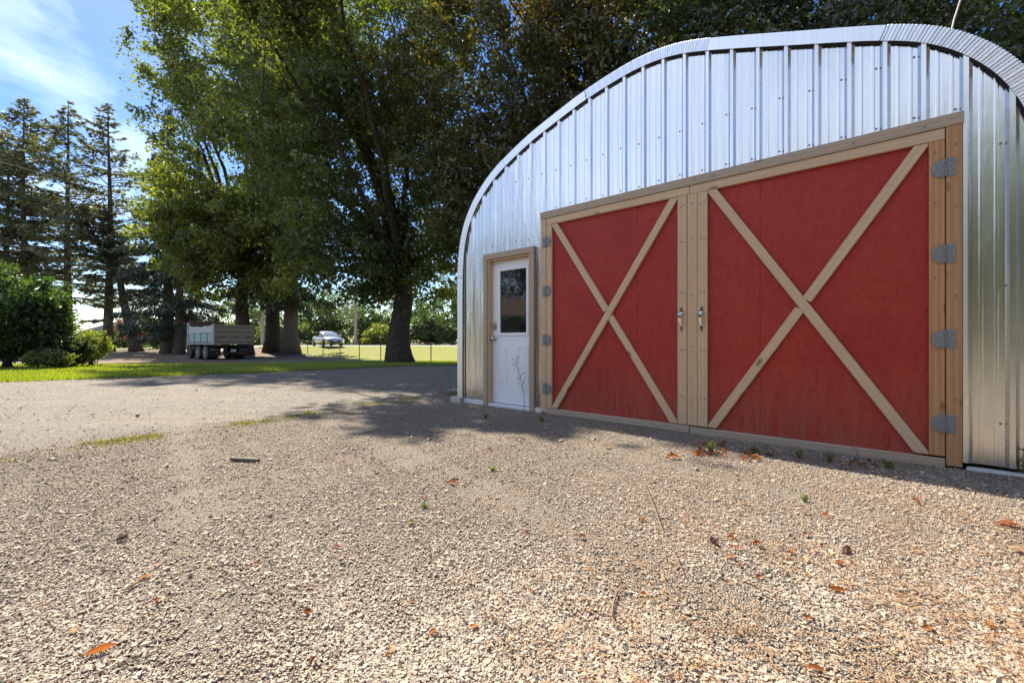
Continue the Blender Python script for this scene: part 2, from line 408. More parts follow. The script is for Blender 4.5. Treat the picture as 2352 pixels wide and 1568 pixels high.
M['edge_dirt'] = mk_soil('edge_soil', (.20, .155, .11), (.28, .23, .17), (.16, .15, .07), 3)
M['road'] = mat_plain('road_asphalt', (.42, .41, .39), .85, 0, .1, 2)
M['concrete'] = mat_plain('old_concrete', (.46, .43, .38), .9, 0, .25, 14, .4)

# ------------------------------------------------------------------ ground sheets
def resample(pts, n):
    p = np.array(pts, float); d = np.r_[0, np.cumsum(np.linalg.norm(np.diff(p, axis=0), axis=1))]
    t = np.linspace(0, d[-1], n); return np.stack([np.interp(t, d, p[:, 0]), np.interp(t, d, p[:, 1])], 1)

def sheet(name, A, B, nu, nv, mat, dz, jitA=0., jitB=0., seed=1, kind='structure', label=None, cat=None, pw=1.0):
    a = resample(A, nu); b = resample(B, nu)
    s = np.linspace(0, 40, nu)
    for arr, j, sd in ((a, jitA, seed), (b, jitB, seed+5)):
        if j: arr += (np.stack([hash_noise(arr[:, 0], arr[:, 1], 2.3, sd), hash_noise(arr[:, 0], arr[:, 1], 2.9, sd+2)], 1))*j
    t = np.linspace(0, 1, nv)[:, None, None]**pw
    P = a[None]*(1-t)+b[None]*t
    X, Y = P[..., 0].ravel(), P[..., 1].ravel()
    V = np.stack([X, Y, ground_z(X, Y)+dz], 1)
    i, j = np.meshgrid(np.arange(nv-1), np.arange(nu-1), indexing='ij'); k = (i*nu+j).ravel()
    F = np.stack([k, k+1, k+nu+1, k+nu], 1)
    o = link(name, mesh_np(name, V, F, mat, True)); tag(o, label, cat, None, kind)
    me = o.data
    if np.cross(V[F[0, 1]]-V[F[0, 0]], V[F[0, 3]]-V[F[0, 0]])[2] < 0: me.flip_normals()
    return o

GRAVEL_EDGE = [(-16, -14.5), (-9.1, -3.7), (-5.2, 2.3), (-4.3, 3.7), (-3.33, 5.0), (-2.63, 6.3), (-1.7, 7.6), (-1.0, 8.6), (.6, 11), (4, 16)]
LAWN_EDGE = [(-45, -14), (-25, -.5), (-16, 6.8), (-11.7, 10.4), (-8.9, 12.5), (-7.3, 14.3), (-5.4, 18.4), (-2.3, 20.8), (2, 24), (9, 30)]
LAWN_BACK = [(-70, 4), (-40, 15), (-24, 21.5), (-16.5, 22.0), (-12, 23.5), (-8.5, 26.5), (-5.5, 27.5), (-1, 26.5), (3, 27), (10, 34)]
gx = np.r_[np.linspace(-420, -60, 19), np.linspace(-56, 56, 90), np.linspace(60, 420, 19)]
gy = np.r_[np.linspace(-200, -10, 20), np.linspace(-8, 64, 110), np.linspace(68, 700, 30)]
GX, GY = np.meshgrid(gx, gy); V = np.stack([GX.ravel(), GY.ravel(), ground_z(GX, GY).ravel()-.05], 1)
i, j = np.meshgrid(np.arange(len(gy)-1), np.arange(len(gx)-1), indexing='ij'); k = (i*len(gx)+j).ravel()
ground = link('ground', mesh_np('ground', V, np.stack([k, k+1, k+len(gx)+1, k+len(gx)], 1), M['earth'], True)); tag(ground, kind='structure')
sheet('driveway', [(x_+.5, y_-.3) for x_, y_ in GRAVEL_EDGE], LAWN_EDGE, 140, 40, M['asphalt'], -.012, .0, .10, 3)
sheet('gravel_yard', GRAVEL_EDGE, [(30, -30), (30, -20), (30, -10), (30, -5), (30, 0), (30, 4), (30, 8), (30, 12), (30, 16), (30, 20)], 700, 60, M['gravel'], -.004, .13, 0, 4, pw=1.5)
ga = np.array(GRAVEL_EDGE); nrm = np.array([-.84, .54])
sheet('lawn', LAWN_EDGE, LAWN_BACK, 160, 40, M['lawn'], .0, .12, .5, 5)
sheet('dirt_pad', LAWN_BACK[:7], [(-90, 60), (-60, 62), (-40, 55), (-32, 50), (-26, 47), (-20, 44), (-13, 36)], 80, 40, M['dirt'], -.012, .5, .6, 6)
sheet('field', [(-28, 46), (-20, 40), (-13, 34), (-8.5, 28.5), (-5.5, 27.7), (-1, 26.7), (3, 27.2), (10, 34.2)], [(-34, 49.5), (-26, 46.6), (-20, 46.3), (-12, 46), (-6, 46), (0, 46), (8, 46), (30, 46)], 80, 40, M['field'], -.008, .3, 0, 7)
sheet('road', [(-36, 49.6), (-26, 46.7), (-20, 46.4), (-12, 46.1), (-6, 46.1), (0, 46.1), (8, 46.1), (60, 46.1)], [(-40, 54), (-28, 52), (-20, 52), (-12, 52), (-6, 52), (0, 52), (8, 52), (60, 52)], 60, 8, M['road'], .004)

# grass blades
def blades(name, P, h, w, mat, tint, bend=.4):
    n = len(P); a = RNG.uniform(0, 2*PI, n); d = np.stack([np.cos(a), np.sin(a), np.zeros(n)], 1); sd = np.stack([-np.sin(a), np.cos(a), np.zeros(n)], 1)
    h = h*RNG.uniform(.5, 1.3, n)[:, None]; w = w*RNG.uniform(.6, 1.3, n)[:, None]
    up = np.array([0, 0, 1.0])
    b0 = P-sd*w; b1 = P+sd*w; tip = P+up*h+d*h*bend*RNG.uniform(-1, 1, n)[:, None]
    V = np.stack([b0, b1, tip], 1).reshape(-1, 3); F = np.arange(3*n).reshape(n, 3)
    return mesh_np(name, V, F, mat, False, np.repeat(tint, 3))

def pts_between(A, B, n, pw=1.0):
    a = resample(A, 400); b = resample(B, 400); i = RNG.integers(0, 400, n); t = RNG.uniform(0, 1, n)**pw
    P = a[i]*(1-t[:, None])+b[i]*t[:, None]; P += RNG.normal(0, .1, P.shape)
    return P
P = pts_between(LAWN_EDGE[2:8], LAWN_BACK[2:8], 90000, 1.5)
x, y = P[:, 0], P[:, 1]
tint = np.clip(.45+.25*hash_noise(x, y, .8, 2)+RNG.normal(0, .15, len(P)), 0, 1)
lg = link('lawn_grass', blades('lawn_grass', np.stack([x, y, ground_z(x, y)-.005], 1), .075, .012, M['grass'], tint)); tag(lg, 'short green grass blades covering the sunlit lawn strip', 'grass', kind='stuff')
# mossy tufts along the driveway edge
P = []
e = resample(GRAVEL_EDGE[2:9], 500)
for _ in range(15000):
    q = e[RNG.integers(20, 500)]; t = RNG.normal(0, .10)
    r = q-nrm*(.12+abs(t)*1.6)
    if hash_noise(r[0], r[1], 1.9, 3) > -.02: P.append((r[0]+RNG.normal(0, .03), r[1]+RNG.normal(0, .03), .0))
P = np.array(P)
eg = link('edge_grass', blades('edge_grass', P, .022, .005, M['moss'], np.clip(RNG.normal(.55, .25, len(P)), 0, 1), .8)); tag(eg, 'low mossy grass along the edge of the driveway', 'grass', kind='stuff')

# ------------------------------------------------------------------ crushed stone
def ico(sub=0):
    bm = bmesh.new(); bmesh.ops.create_icosphere(bm, subdivisions=sub+1, radius=1)
    V = np.array([v.co[:] for v in bm.verts]); F = np.array([[v.index for v in f.verts] for f in bm.faces]); bm.free(); return V, F

def in_building(x, y):
    lx = (x+.8045)*.7415+(y-7.006)*(-.6709); ly = (x+.8045)*.6709+(y-7.006)*.7415
    return (lx > -.05) & (ly > -.03)

def scatter_stones(name, n, ymin, ymax, size, sig, label, seed, skip=False):
    g = np.random.default_rng(seed)
    y = np.exp(g.uniform(np.log(ymin), np.log(ymax), n*2)); x = g.uniform(-1.2, 1.2, n*2)*(y+.15)
    ex = np.interp(y, [p[1] for p in GRAVEL_EDGE], [p[0] for p in GRAVEL_EDGE])
    ok = ~in_building(x, y) & (hash_noise(x, y, 2.2, 8)+.6*hash_noise(x, y, 6.1, 3)+g.normal(0, .45, len(x)) > -.15) & (skip | (x > ex-.10+.28*g.normal(size=len(x))))
    x, y = x[ok][:n], y[ok][:n]; n = len(x)
    V0 = np.array([(x_, y_, z_) for z_ in (-1, 1) for y_ in (-1, 1) for x_ in (-1, 1)], float)*.72; F0 = np.array([(0, 2, 3), (0, 3, 1), (4, 5, 7), (4, 7, 6), (0, 1, 5), (0, 5, 4), (2, 6, 7), (2, 7, 3), (0, 4, 6), (0, 6, 2), (1, 3, 7), (1, 7, 5)])
    s = size*np.exp(g.normal(0, sig, n)); sc = np.stack([s*g.uniform(.8, 1.5, n), s*g.uniform(.6, 1.1, n), s*g.uniform(.32, .68, n)], 1)
    jit = 1+g.normal(0, .27, (n, len(V0), 3))
    V = V0[None]*jit*sc[:, None, :]
    a = g.uniform(0, 2*PI, n); b = g.normal(0, .4, n)
    ca, sa, cb, sb = np.cos(a)[:, None], np.sin(a)[:, None], np.cos(b)[:, None], np.sin(b)[:, None]
    X, Yv, Z = V[..., 0], V[..., 1], V[..., 2]
    X, Z = X*cb-Z*sb, X*sb+Z*cb
    X, Yv = X*ca-Yv*sa, X*sa+Yv*ca
    V = np.stack([X+x[:, None], Yv+y[:, None], Z+sc[:, 2:3]*.25], -1).reshape(-1, 3)
    F = (F0[None]+(np.arange(n)*len(V0))[:, None, None]).reshape(-1, 3)
    tint = np.clip(g.beta(1.5, 1.5, n)+.15*hash_noise(x, y, .9, 5), 0, 1)
    o = link(name, mesh_np(name, V, F, M['stone'], False, np.repeat(tint, len(V0)))); tag(o, label, 'gravel', kind='stuff')
scatter_stones('gravel', 300000, 1.0, 7.5, .0028, .42, 'loose crushed grey and tan stone covering the yard', 11)
scatter_stones('coarse_gravel', 450, 1.1, 6.0, .0062, .3, 'coarser loose stones strewn across the yard', 12)
scatter_stones('road_grit', 9000, 3.0, 14.0, .0042, .5, 'small stones and grit lying on the driveway', 13, True)

# ------------------------------------------------------------------ fallen pine needles
n = 8500
y = np.exp(RNG.uniform(np.log(1.0), np.log(4.0), n*4)); x = RNG.uniform(-1.15, 1.15, n*4)*y
wgt = smooth(-.25, .75, x/y)*.9+.03; keep = (RNG.uniform(0, 1, n*4) < wgt*np.clip(.55+.9*hash_noise(x, y, 2.6, 4), 0, 1)) & ~in_building(x, y)
x, y = x[keep][:n], y[keep][:n]; n = len(x)
a = RNG.uniform(0, 2*PI, n); L = RNG.uniform(.02, .06, n); w = RNG.uniform(.0007, .0013, n)
d = np.stack([np.cos(a), np.sin(a)], 1); sd = np.stack([-d[:, 1], d[:, 0]], 1)
base = np.stack([x, y], 1); z0 = RNG.uniform(.006, .016, n)[:, None]; z1 = z0+RNG.normal(0, .004, n)[:, None]
c = np.concatenate([base+sd*RNG.normal(0, .006, n)[:, None], (z0+z1)/2+.004], 1)
V = np.stack([np.c_[base-d*L[:, None]/2-sd*w[:, None], z0], np.c_[base-d*L[:, None]/2+sd*w[:, None], z0], c+np.c_[sd*w[:, None], np.zeros((n, 1))],
              np.c_[base+d*L[:, None]/2, z1], c-np.c_[sd*w[:, None], np.zeros((n, 1))]], 1).reshape(-1, 3)
F = np.arange(5*n).reshape(n, 5)
o = link('pine_needles', mesh_np('pine_needles', V, F, M['pine_needles'], False, np.repeat(np.clip(RNG.normal(.5, .25, n), 0, 1), 5)))
tag(o, 'orange brown fallen pine needles strewn over the gravel', 'pine needles', kind='stuff')

# ------------------------------------------------------------------ the metal shed
SH = thing('metal_shed', 'arched galvanised metal shed with red barn doors and a white door', 'shed', (-.8045, 7.006, 0), (0, 0, math.atan2(-.6709, .7415)))
OUT = np.array([(0, 0), (0, .9), (0, 1.6), (.003, 1.87), (.018, 2.18), (.062, 2.46), (.165, 2.74), (.36, 3.02), (.644, 3.275), (.946, 3.45), (1.382, 3.635), (1.613, 3.715),
       (2.093, 3.856), (2.301, 3.91), (2.711, 3.986), (3.0, 4.016), (3.25, 4.008), (3.48, 3.970), (3.73, 3.890), (4.2, 3.72), (4.628, 3.560), (5.063, 3.399), (5.26, 3.31), (5.387, 3.238),
       (5.508, 3.144), (5.623, 3.027), (5.75, 2.87), (5.86, 2.66), (5.94, 2.42), (5.985, 2.15), (6.0, 1.87), (6.0, 1.2), (6.0, 0)])
def dense(P, n):
    d = np.r_[0, np.cumsum(np.linalg.norm(np.diff(P, axis=0), axis=1))]
    t = np.linspace(0, d[-1], n); Q = np.stack([np.interp(t, d, P[:, 0]), np.interp(t, d, P[:, 1])], 1)
    for _ in range(14):
        Q[1:-1] = Q[1:-1]*.5+(Q[:-2]+Q[2:])*.25
    return Q, t
ARC, ARC_T = dense(OUT, 260)
TAN = np.gradient(ARC, axis=0); TAN /= np.linalg.norm(TAN, axis=1)[:, None]
NRM = np.stack([-TAN[:, 1], TAN[:, 0]], 1)      # outward (left of travel)
if NRM[5, 0] > 0: NRM = -NRM
def arc_range(s0, z0, s1, z1):
    a = np.argmin((ARC[:, 0]-s0)**2+(ARC[:, 1]-z0)**2); b = np.argmin((ARC[:, 0]-s1)**2+(ARC[:, 1]-z1)**2); return ARC_T[a], ARC_T[b]
def arc_at(t):
    f = lambda A: np.stack([np.interp(t, ARC_T, A[:, 0]), np.interp(t, ARC_T, A[:, 1])], 1)
    return f(ARC), f(NRM)
# wall sheet (ribbed)
RIB = .227; R0 = 5.524
br = []
for kk in range(-3, 26):
    c = R0-RIB*kk
    br += [(c-.034, 0), (c-.014, -.024), (c+.014, -.024), (c+.034, 0)]
    for m_ in (RIB/3, 2*RIB/3):
        br += [(c-m_-.013, 0), (c-m_-.006, -.0018), (c-m_+.006, -.0018), (c-m_+.013, 0)]
br.sort()
bs = np.array([b[0] for b in br]); by = np.array([b[1] for b in br])
BARN = (1.66, 5.475, 2.545); MAN = (.615, 1.465, 2.13)
cuts = sorted(set([x for x in bs if .03 < x < 5.97]+[.03, 5.97, BARN[0], BARN[1], MAN[0], MAN[1]]+[.1, .2, .3, .4, .5, .6, 5.5, 5.6, 5.7, 5.8, 5.9]))
inn = ARC-NRM*.07
def ztop(s):
    sel = inn[(inn[:, 1] > .9)]; o_ = np.argsort(sel[:, 0]); return float(np.interp(s, sel[o_, 0], sel[o_, 1]))
mb = MB()
for s0, s1 in zip(cuts[:-1], cuts[1:]):
    m_ = (s0+s1)/2
    zb = BARN[2] if BARN[0] <= m_ <= BARN[1] else (MAN[2] if MAN[0] <= m_ <= MAN[1] else .045)
    y0, y1 = float(np.interp(s0, bs, by)), float(np.interp(s1, bs, by))
    zt0, zt1 = ztop(s0), ztop(s1)
    nz = 6
    V = []
    for q in range(nz+1):
        f = q/nz; V += [(s0, y0, zb+(zt0-zb)*f), (s1, y1, zb+(zt1-zb)*f)]
    mb.add(V, [(2*q, 2*q+1, 2*q+3, 2*q+2) for q in range(nz)])
wall = mb.build('wall', M['metal'], SH)
bm = bmesh.new(); bm.from_mesh(wall.data); bmesh.ops.remove_doubles(bm, verts=bm.verts, dist=1e-5); bmesh.ops.recalc_face_normals(bm, faces=bm.faces); bm.to_mesh(wall.data); bm.free()
# screws
def scr_mesh():
    b = MB(); b.lathe([(.0085, .0), (.0085, -.002), (.0055, -.0025), (.0055, -.007), (.003, -.0085)], 8, 'y')
    return mesh_np('screw', b.V, b.F, M['screw'])
sm = scr_mesh(); ns = 0
for kk in range(-1, 24):
    c = R0-RIB*kk
    x_ = c-.055
    if not .12 < x_ < 5.9: continue
    zs = []
    if x_ < MAN[0]: zs = [.35, 1.32]
    elif x_ < MAN[1]: zs = [2.28]
    elif BARN[0] < x_ < BARN[1]: zs = [2.63]
    else: zs = [.35, 1.32, 2.3]
    if .75 < x_ < 5.5: zs.append(3.10)
    for z_ in zs:
        if z_ > ztop(x_)-.1 or ns > 95: continue
        link('screw', sm, wall, (x_, -.0005, z_+random.uniform(-.012, .012))); ns += 1
# arched shell
b = MB(); D0, D1 = .0, 9.0
ry = np.linspace(.03, D1, 120)
P0, N0 = ARC[::3], NRM[::3]
V = []; F = []
for q, yy in enumerate(ry):
    off = .012*math.cos(q*PI)
    Q = P0-N0*(.03+off)
    V += [(a_[0], yy, a_[1]) for a_ in Q]
m_ = len(P0)
for q in range(len(ry)-1):
    for w_ in range(m_-1): F.append((q*m_+w_, q*m_+w_+1, (q+1)*m_+w_+1, (q+1)*m_+w_))
b.add(V, F)
lastrow = list(range((len(ry)-1)*m_, len(ry)*m_)); b.F.append(tuple(lastrow))
b.build('arch_roof', M['metal'], SH)
# trim along the arch: plain and pleated lengths
def trim(t0, t1, pleat, name):
    n_ = int((t1-t0)/(.006 if pleat else .03))
    t = np.linspace(t0+.002, t1-.002, max(n_, 6)); P_, N_ = arc_at(t)
    yo = -.034*np.ones(len(t))
    if pleat: yo = -.030-.006*np.abs(np.sin((t-t0)/.026*PI))**.7
    else: yo = -.036+.0015*np.sin(t*7)
    rim = (.006*np.abs(np.sin((t-t0)/.026*PI)) if pleat else 0*t)
    o1 = P_+N_*(.012+rim)[:, None]; i1 = P_-N_*.100
    rows = [np.c_[i1[:, 0], yo*0+.004, i1[:, 1]], np.c_[i1[:, 0], yo, i1[:, 1]], np.c_[o1[:, 0], yo-.002, o1[:, 1]], np.c_[o1[:, 0], yo*0+.16, o1[:, 1]],
            np.c_[(o1-N_*.006)[:, 0], yo*0+.16, (o1-N_*.006)[:, 1]]]
    V = np.concatenate(rows); k_ = len(t); F = []
    for r_ in range(4):
        for q in range(k_-1): F.append((r_*k_+q, r_*k_+q+1, (r_+1)*k_+q+1, (r_+1)*k_+q))
    bb = MB(); bb.add(V, F); bb.build(name, M['metal_trim'], SH)
tA = ARC_T[0]
t1 = arc_range(0, 1.87, .946, 3.45); t2 = arc_range(2.301, 3.91, 3.73, 3.89); t3 = arc_range(5.063, 3.399, 6.0, 1.87)
trim(tA, t1[0], False, 'edge_trim'); trim(t1[0], t1[1], True, 'pleated_trim'); trim(t1[1], t2[0], False, 'edge_trim')
trim(t2[0], t2[1], True, 'pleated_trim'); trim(t2[1], t3[0], False, 'edge_trim'); trim(t3[0], t3[1], True, 'pleated_trim'); trim(t3[1], ARC_T[-1], False, 'edge_trim')
# black strip stands in for the shaded gap behind the trim; base flashing
b = MB(); Pq, Nq = ARC, NRM
i1 = Pq-Nq*.118; o1 = Pq-Nq*.02
V = np.concatenate([np.c_[i1[:, 0], 0*i1[:, 0]-.0205, i1[:, 1]], np.c_[o1[:, 0], 0*i1[:, 0]-.0205, o1[:, 1]]])
k_ = len(Pq); F = [(q, q+1, k_+q+1, k_+q) for q in range(k_-1)]
b.add(V, F); b.build('dark_gap_strip', M['black'], SH)
for bb_ in ((.02, MAN[0]-.03, .055), (MAN[1]+.04, BARN[0]-.03, .055), (5.525, 5.99, .018)):
    b = MB(); b.box(bb_[0], bb_[1], -.034, .02, -.04, bb_[2]); b.build('base_flashing', M['flash'], SH)
b = MB(); b.box(1.60, 5.50, .03, .08, 0.0, 2.55); b.build('opening_backing', M['black'], SH)
# L-flashing at the right of the barn door
b = MB(); b.box(5.507, 5.530, -.040, .0, .048, 2.60); b.build('corner_flashing', M['metal_trim'], SH)

def clip(poly, x0, x1, z0, z1):
    def cl(P, f, ins):
        out = []
        for q in range(len(P)):
            a, c = P[q-1], P[q]
            if ins(c):
                if not ins(a): out.append(f(a, c))
                out.append(c)
            elif ins(a): out.append(f(a, c))
        return out
    def fx(v): return lambda a, c: (v, a[1]+(c[1]-a[1])*(v-a[0])/(c[0]-a[0]))
    def fz(v): return lambda a, c: (a[0]+(c[0]-a[0])*(v-a[1])/(c[1]-a[1]), v)
    P = cl(poly, fx(x0), lambda p: p[0] >= x0); P = cl(P, fx(x1), lambda p: p[0] <= x1)
    P = cl(P, fz(z0), lambda p: p[1] >= z0); return cl(P, fz(z1), lambda p: p[1] <= z1)

def board(name, parent, p0, p1, w, y0, y1, mat, rect=None, hole=None, label=None):
    """board with centre line p0-p1 in the wall's (s,z) plane; local x runs along the grain"""
    a = Vector(p0); c = Vector(p1); d = (c-a); L = d.length; d.normalize(); nn = Vector((-d.y, d.x))
    ext = .15 if rect else 0
    poly = [a-d*ext-nn*w/2, c+d*ext-nn*w/2, c+d*ext+nn*w/2, a-d*ext+nn*w/2]; poly = [(p.x, p.y) for p in poly]
    if rect: poly = clip(poly, *rect)
    mid = (a+c)/2; ang = math.atan2(d.y, d.x)
    loc = [((Vector(p)-mid).dot(d), (Vector(p)-mid).dot(nn)) for p in poly]
    bb = MB(); bb.prism(loc, y0, y1)
    o = bb.build(name, mat, parent, (mid.x, 0, mid.y), (0, -ang, 0), bevel=.004)
    return o

FR = SH
board('door_header', SH, (1.625, 2.535), (5.512, 2.535), .088, -.055, .0, M['wood_grey'])
board('door_jamb', SH, (1.670, .012), (1.670, 2.488), .088, -.052, .0, M['wood'])
board('door_jamb', SH, (5.461, .012), (5.461, 2.488), .086, -.052, .0, M['wood_orange'])
# hinge, handle parts
def hinge_mesh(flip):
    b = MB(); k = 1 if flip else -1
    pts = [(0, -.068), (k*.03, -.066), (k*.055, -.052), (k*.072, -.028), (k*.080, 0), (k*.072, .028), (k*.055, .052), (k*.03, .066), (0, .068)]
    b.prism(pts, -.0045, 0.0)
    b.prism([(-k*.002, -.068), (-k*.054, -.068), (-k*.054, .068), (-k*.002, .068)], -.0045, 0.0)
    for z_ in (-.048, -.016, .016, .048): b.tube([(0, -.007, z_-.0145), (0, -.007, z_+.0145)], .0075, 8)
    for (x_, z_) in ((.02, .04), (.02, -.04), (.05, .025), (.05, -.025), (.06, 0), (-.03, .045), (-.03, 0), (-.03, -.045)):
        b.lathe([(.006, -.0046), (.005, -.0065), (.002, -.007)], 8, 'y', (k*x_, 0, z_))
    me = mesh_np('hinge', b.V, b.F, M['hinge'])
    bm = bmesh.new(); bm.from_mesh(me); bmesh.ops.recalc_face_normals(bm, faces=bm.faces); bm.to_mesh(me); bm.free(); return me
def handle(parent, s):
    b = MB()
    top = [(0, .13), (-.008, .115), (-.017, .105), (-.010, .095), (-.019, .082), (-.008, .070), (-.012, .058), (0, .05), (.012, .058), (.008, .070), (.019, .082), (.010, .095), (.017, .105), (.008, .115)]
    b.prism(top, -.005, 0); b.prism([(x_*.9, -z_) for x_, z_ in top], -.005, 0)
    path = [(0, -.004, .072), (0, -.030, .066), (0, -.048, .045), (0, -.050, .010), (0, -.042, -.025), (0, -.022, -.058), (0, -.004, -.068)]
    for q in range(len(path)-1):
        a, c = path[q], path[q+1]; w = [.014, .017, .016, .014, .012, .010, .009]
        V = []
        for p, w_ in ((a, w[q]), (c, w[q+1])):
            V += [(-w_, p[1]-.004, p[2]), (w_, p[1]-.004, p[2]), (w_, p[1]+.004, p[2]), (-w_, p[1]+.004, p[2])]
        b.add(V, [(0, 1, 5, 4), (1, 2, 6, 5), (2, 3, 7, 6), (3, 0, 4, 7), (0, 3, 2, 1), (4, 5, 6, 7)])
    return b.build('handle', M['chrome'], parent, (s, -.0465, 1.145), bevel=.002)

def barn_door(s0, s1, hinge_s, flip, stiles, rail_x, seam, front, zb):
    dr = bpy.data.objects.new('barn_door', None); COL.objects.link(dr); dr.parent = SH
    zt = 2.405; pz0 = .075
    xs = sorted([s0, seam, s1])
    for a, c in ((s0, seam-.0012), (seam+.0012, s1)):
        b = MB(); b.box(a, c, -.012, .012, .04, 2.43); b.build('panel', M['red'], dr)
    for (c, w, mat) in stiles: board('stile', dr, (c, pz0), (c, zt), w, -.0465, -.0125, mat)
    board('top_rail', dr, (rail_x[0], 2.446), (rail_x[1], 2.446), .080, -.048, -.0125, M['wood'])
    board('bottom_rail', dr, (rail_x[2], zb), (rail_x[3], zb), .070, -.056, -.0125, M['wood_grey'])
    rect = (s0, s1, pz0+.002, zt-.002)
    def diag(name, a, c, y0, y1): board(name, dr, a, c, .078, y0, y1, M['wood'], rect)
    ins = .034
    A, C = (s0+ins, pz0+.0), (s1-ins, zt); B_, D_ = (s0+ins, zt), (s1-ins, pz0)
    def split(a, c, y0, y1):
        a = Vector(a); c = Vector(c); d = (c-a).normalized(); m = (a+c)/2
        g = .078/abs(math.sin(2*math.atan2(abs(d.y), abs(d.x))))/2+.002
        for p, q in ((a, m-d*g), (m+d*g, c)):
            rr = (min(p.x, q.x)-.0 if p.x == a.x or q.x == a.x else rect[0], 0, 0, 0)
            e = Vector((0, 0))
            # keep the outer end running into the corner, the inner end square
            if p == a: p2, q2 = a-d*.15, q
            else: p2, q2 = p, c+d*.15
            nn = Vector((-d.y, d.x)); poly = [p2-nn*.039, q2-nn*.039, q2+nn*.039, p2+nn*.039]
            poly = clip([(v.x, v.y) for v in poly], *rect); mid = (p2+q2)/2
            loc = [((Vector(v)-mid).dot(d), (Vector(v)-mid).dot(nn)) for v in poly]
            b = MB(); b.prism(loc, y0, y1); b.build('brace', M['wood'], dr, (mid.x, 0, mid.y), (0, -math.atan2(d.y, d.x), 0), bevel=.004)
    if front == '/':
        diag('brace', A, C, -.046, -.0125); split(B_, D_, -.043, -.0125)
    else:
        diag('brace', B_, D_, -.046, -.0125); split(A, C, -.043, -.0125)
    hm = hinge_mesh(flip)
    for z_ in (2.192, 1.562, .938, .318): link('hinge', hm, dr, (hinge_s, -.0525, z_))
    return dr
dl = barn_door(1.801, 3.418, 1.7165, True, [(1.759, .083, M['wood']), (3.4675, .097, M['wood'])], (1.720, 3.542, 1.705, 3.542), 2.956, '/', .034)
drr = barn_door(3.720, 5.324, 5.4165, False, [(3.571, .100, M['wood_pale']), (3.670, .094, M['wood']), (5.369, .088, M['wood_orange'])], (3.547, 5.413, 3.549, 5.413), 4.179, '\\', .026)
handle(dl, 3.462); handle(drr, 3.664)

for (x_, z_) in [(1.67, z) for z in (.4, 1.1, 1.8, 2.3)]+[(5.46, z) for z in (.5, 1.25, 1.9, 2.35)]:
    link('nail', sm, SH, (x_+.01, -.0505, z_))
for x_ in np.linspace(1.9, 5.3, 9): link('nail', sm, SH, (float(x_), -.0535, 2.53+.012*math.sin(x_*9)))
for par, xs_ in ((dl, (1.765, 3.455, 3.485)), (drr, (3.56, 3.655, 3.69, 5.36))):
    for x_ in xs_:
        for z_ in (.35, .85, 1.4, 1.95, 2.3): link('nail', sm, par, (x_, -.0448, z_+.02*math.sin(x_*31+z_*5)))

# white personnel door
MD = bpy.data.objects.new('white_door', None); COL.objects.link(MD); MD.parent = SH
for (a, c, nm) in (((.602, 0), (.602, 2.088), 'door_trim'), ((1.476, 0), (1.476, 2.088), 'door_trim')): board(nm, MD, a, c, .078, -.050, .0, M['wood_grey'])
board('door_trim', MD, (.563, 2.130), (1.515, 2.130), .080, -.052, .0, M['wood_grey'])
b = MB(); b.box(.642, .662, -.030, .12, .02, 2.088); b.box(1.416, 1.436, -.030, .12, .02, 2.088); b.box(.6625, 1.4155, -.028, .12, 2.066, 2.0875); b.build('door_frame', M['wood'], MD)
b = MB(); b.box(.645, 1.433, -.035, .12, -.01, .035); b.build('threshold', M['flash'], MD, bevel=.004)
# slab with window hole and raised panels
sl = MB(); Y0, Y1 = .055, .10
gs0, gs1, gz0_, gz1_ = .803, 1.315, 1.03, 1.93
sl.box(.664, gs0, Y0, Y1, .045, 2.062); sl.box(gs1, 1.4145, Y0, Y1, .045, 2.062); sl.box(gs0, gs1, Y0, Y1, .045, gz0_); sl.box(gs0, gs1, Y0, Y1, gz1_, 2.062)
slab = sl.build('slab', M['white'], MD)
b = MB()
for (a, c, z0, z1) in ((gs0-.03, gs0+.012, gz0_-.03, gz1_+.03), (gs1-.012, gs1+.03, gz0_-.03, gz1_+.03)): b.box(a, c, Y0-.014, Y0+.02, z0, z1)
b.box(gs0+.012, gs1-.012, Y0-.014, Y0+.02, gz0_-.03, gz0_+.012); b.box(gs0+.012, gs1-.012, Y0-.014, Y0+.02, gz1_-.012, gz1_+.03)
b.build('window_frame', M['white'], MD, bevel=.004)
b = MB(); b.box(gs0+.0125, gs1-.0125, Y0+.004, Y0+.012, gz0_+.0125, gz1_-.0125); b.build('window_pane', M['glass'], MD)
for (a, c) in ((.748, .948), (1.135, 1.335)):
    z0, z1 = .34, .86
    b = MB()
    b.box(a, c, Y0-.007, Y0, z0, z0+.022); b.box(a, c, Y0-.007, Y0, z1-.022, z1); b.box(a, a+.022, Y0-.007, Y0, z0+.022, z1-.022); b.box(c-.022, c, Y0-.007, Y0, z0+.022, z1-.022)
    b.box(a+.045, c-.045, Y0-.005, Y0, z0+.045, z1-.045)
    b.build('raised_panel', M['white'], MD, bevel=.004)
b = MB(); b.prism([(-.03, -.04), (.03, -.04), (.033, .02), (.022, .05), (0, .06), (-.022, .05), (-.033, .02)], Y0-.012, Y0); b.lathe([(.02, Y0-.012), (.02, Y0-.026), (.015, Y0-.028)], 12, 'y', (0, 0, .01)); b.build('deadbolt', M['brass'], MD, (.712, 0, 1.134), bevel=.002)
b = MB(); b.lathe([(.032, Y0), (.032, Y0-.006), (.012, Y0-.012), (.011, Y0-.032), (.022, Y0-.040), (.029, Y0-.055), (.026, Y0-.068), (.012, Y0-.075)], 16, 'y'); b.build('door_knob', M['brass'], MD, (.706, 0, .965), smooth_=True)

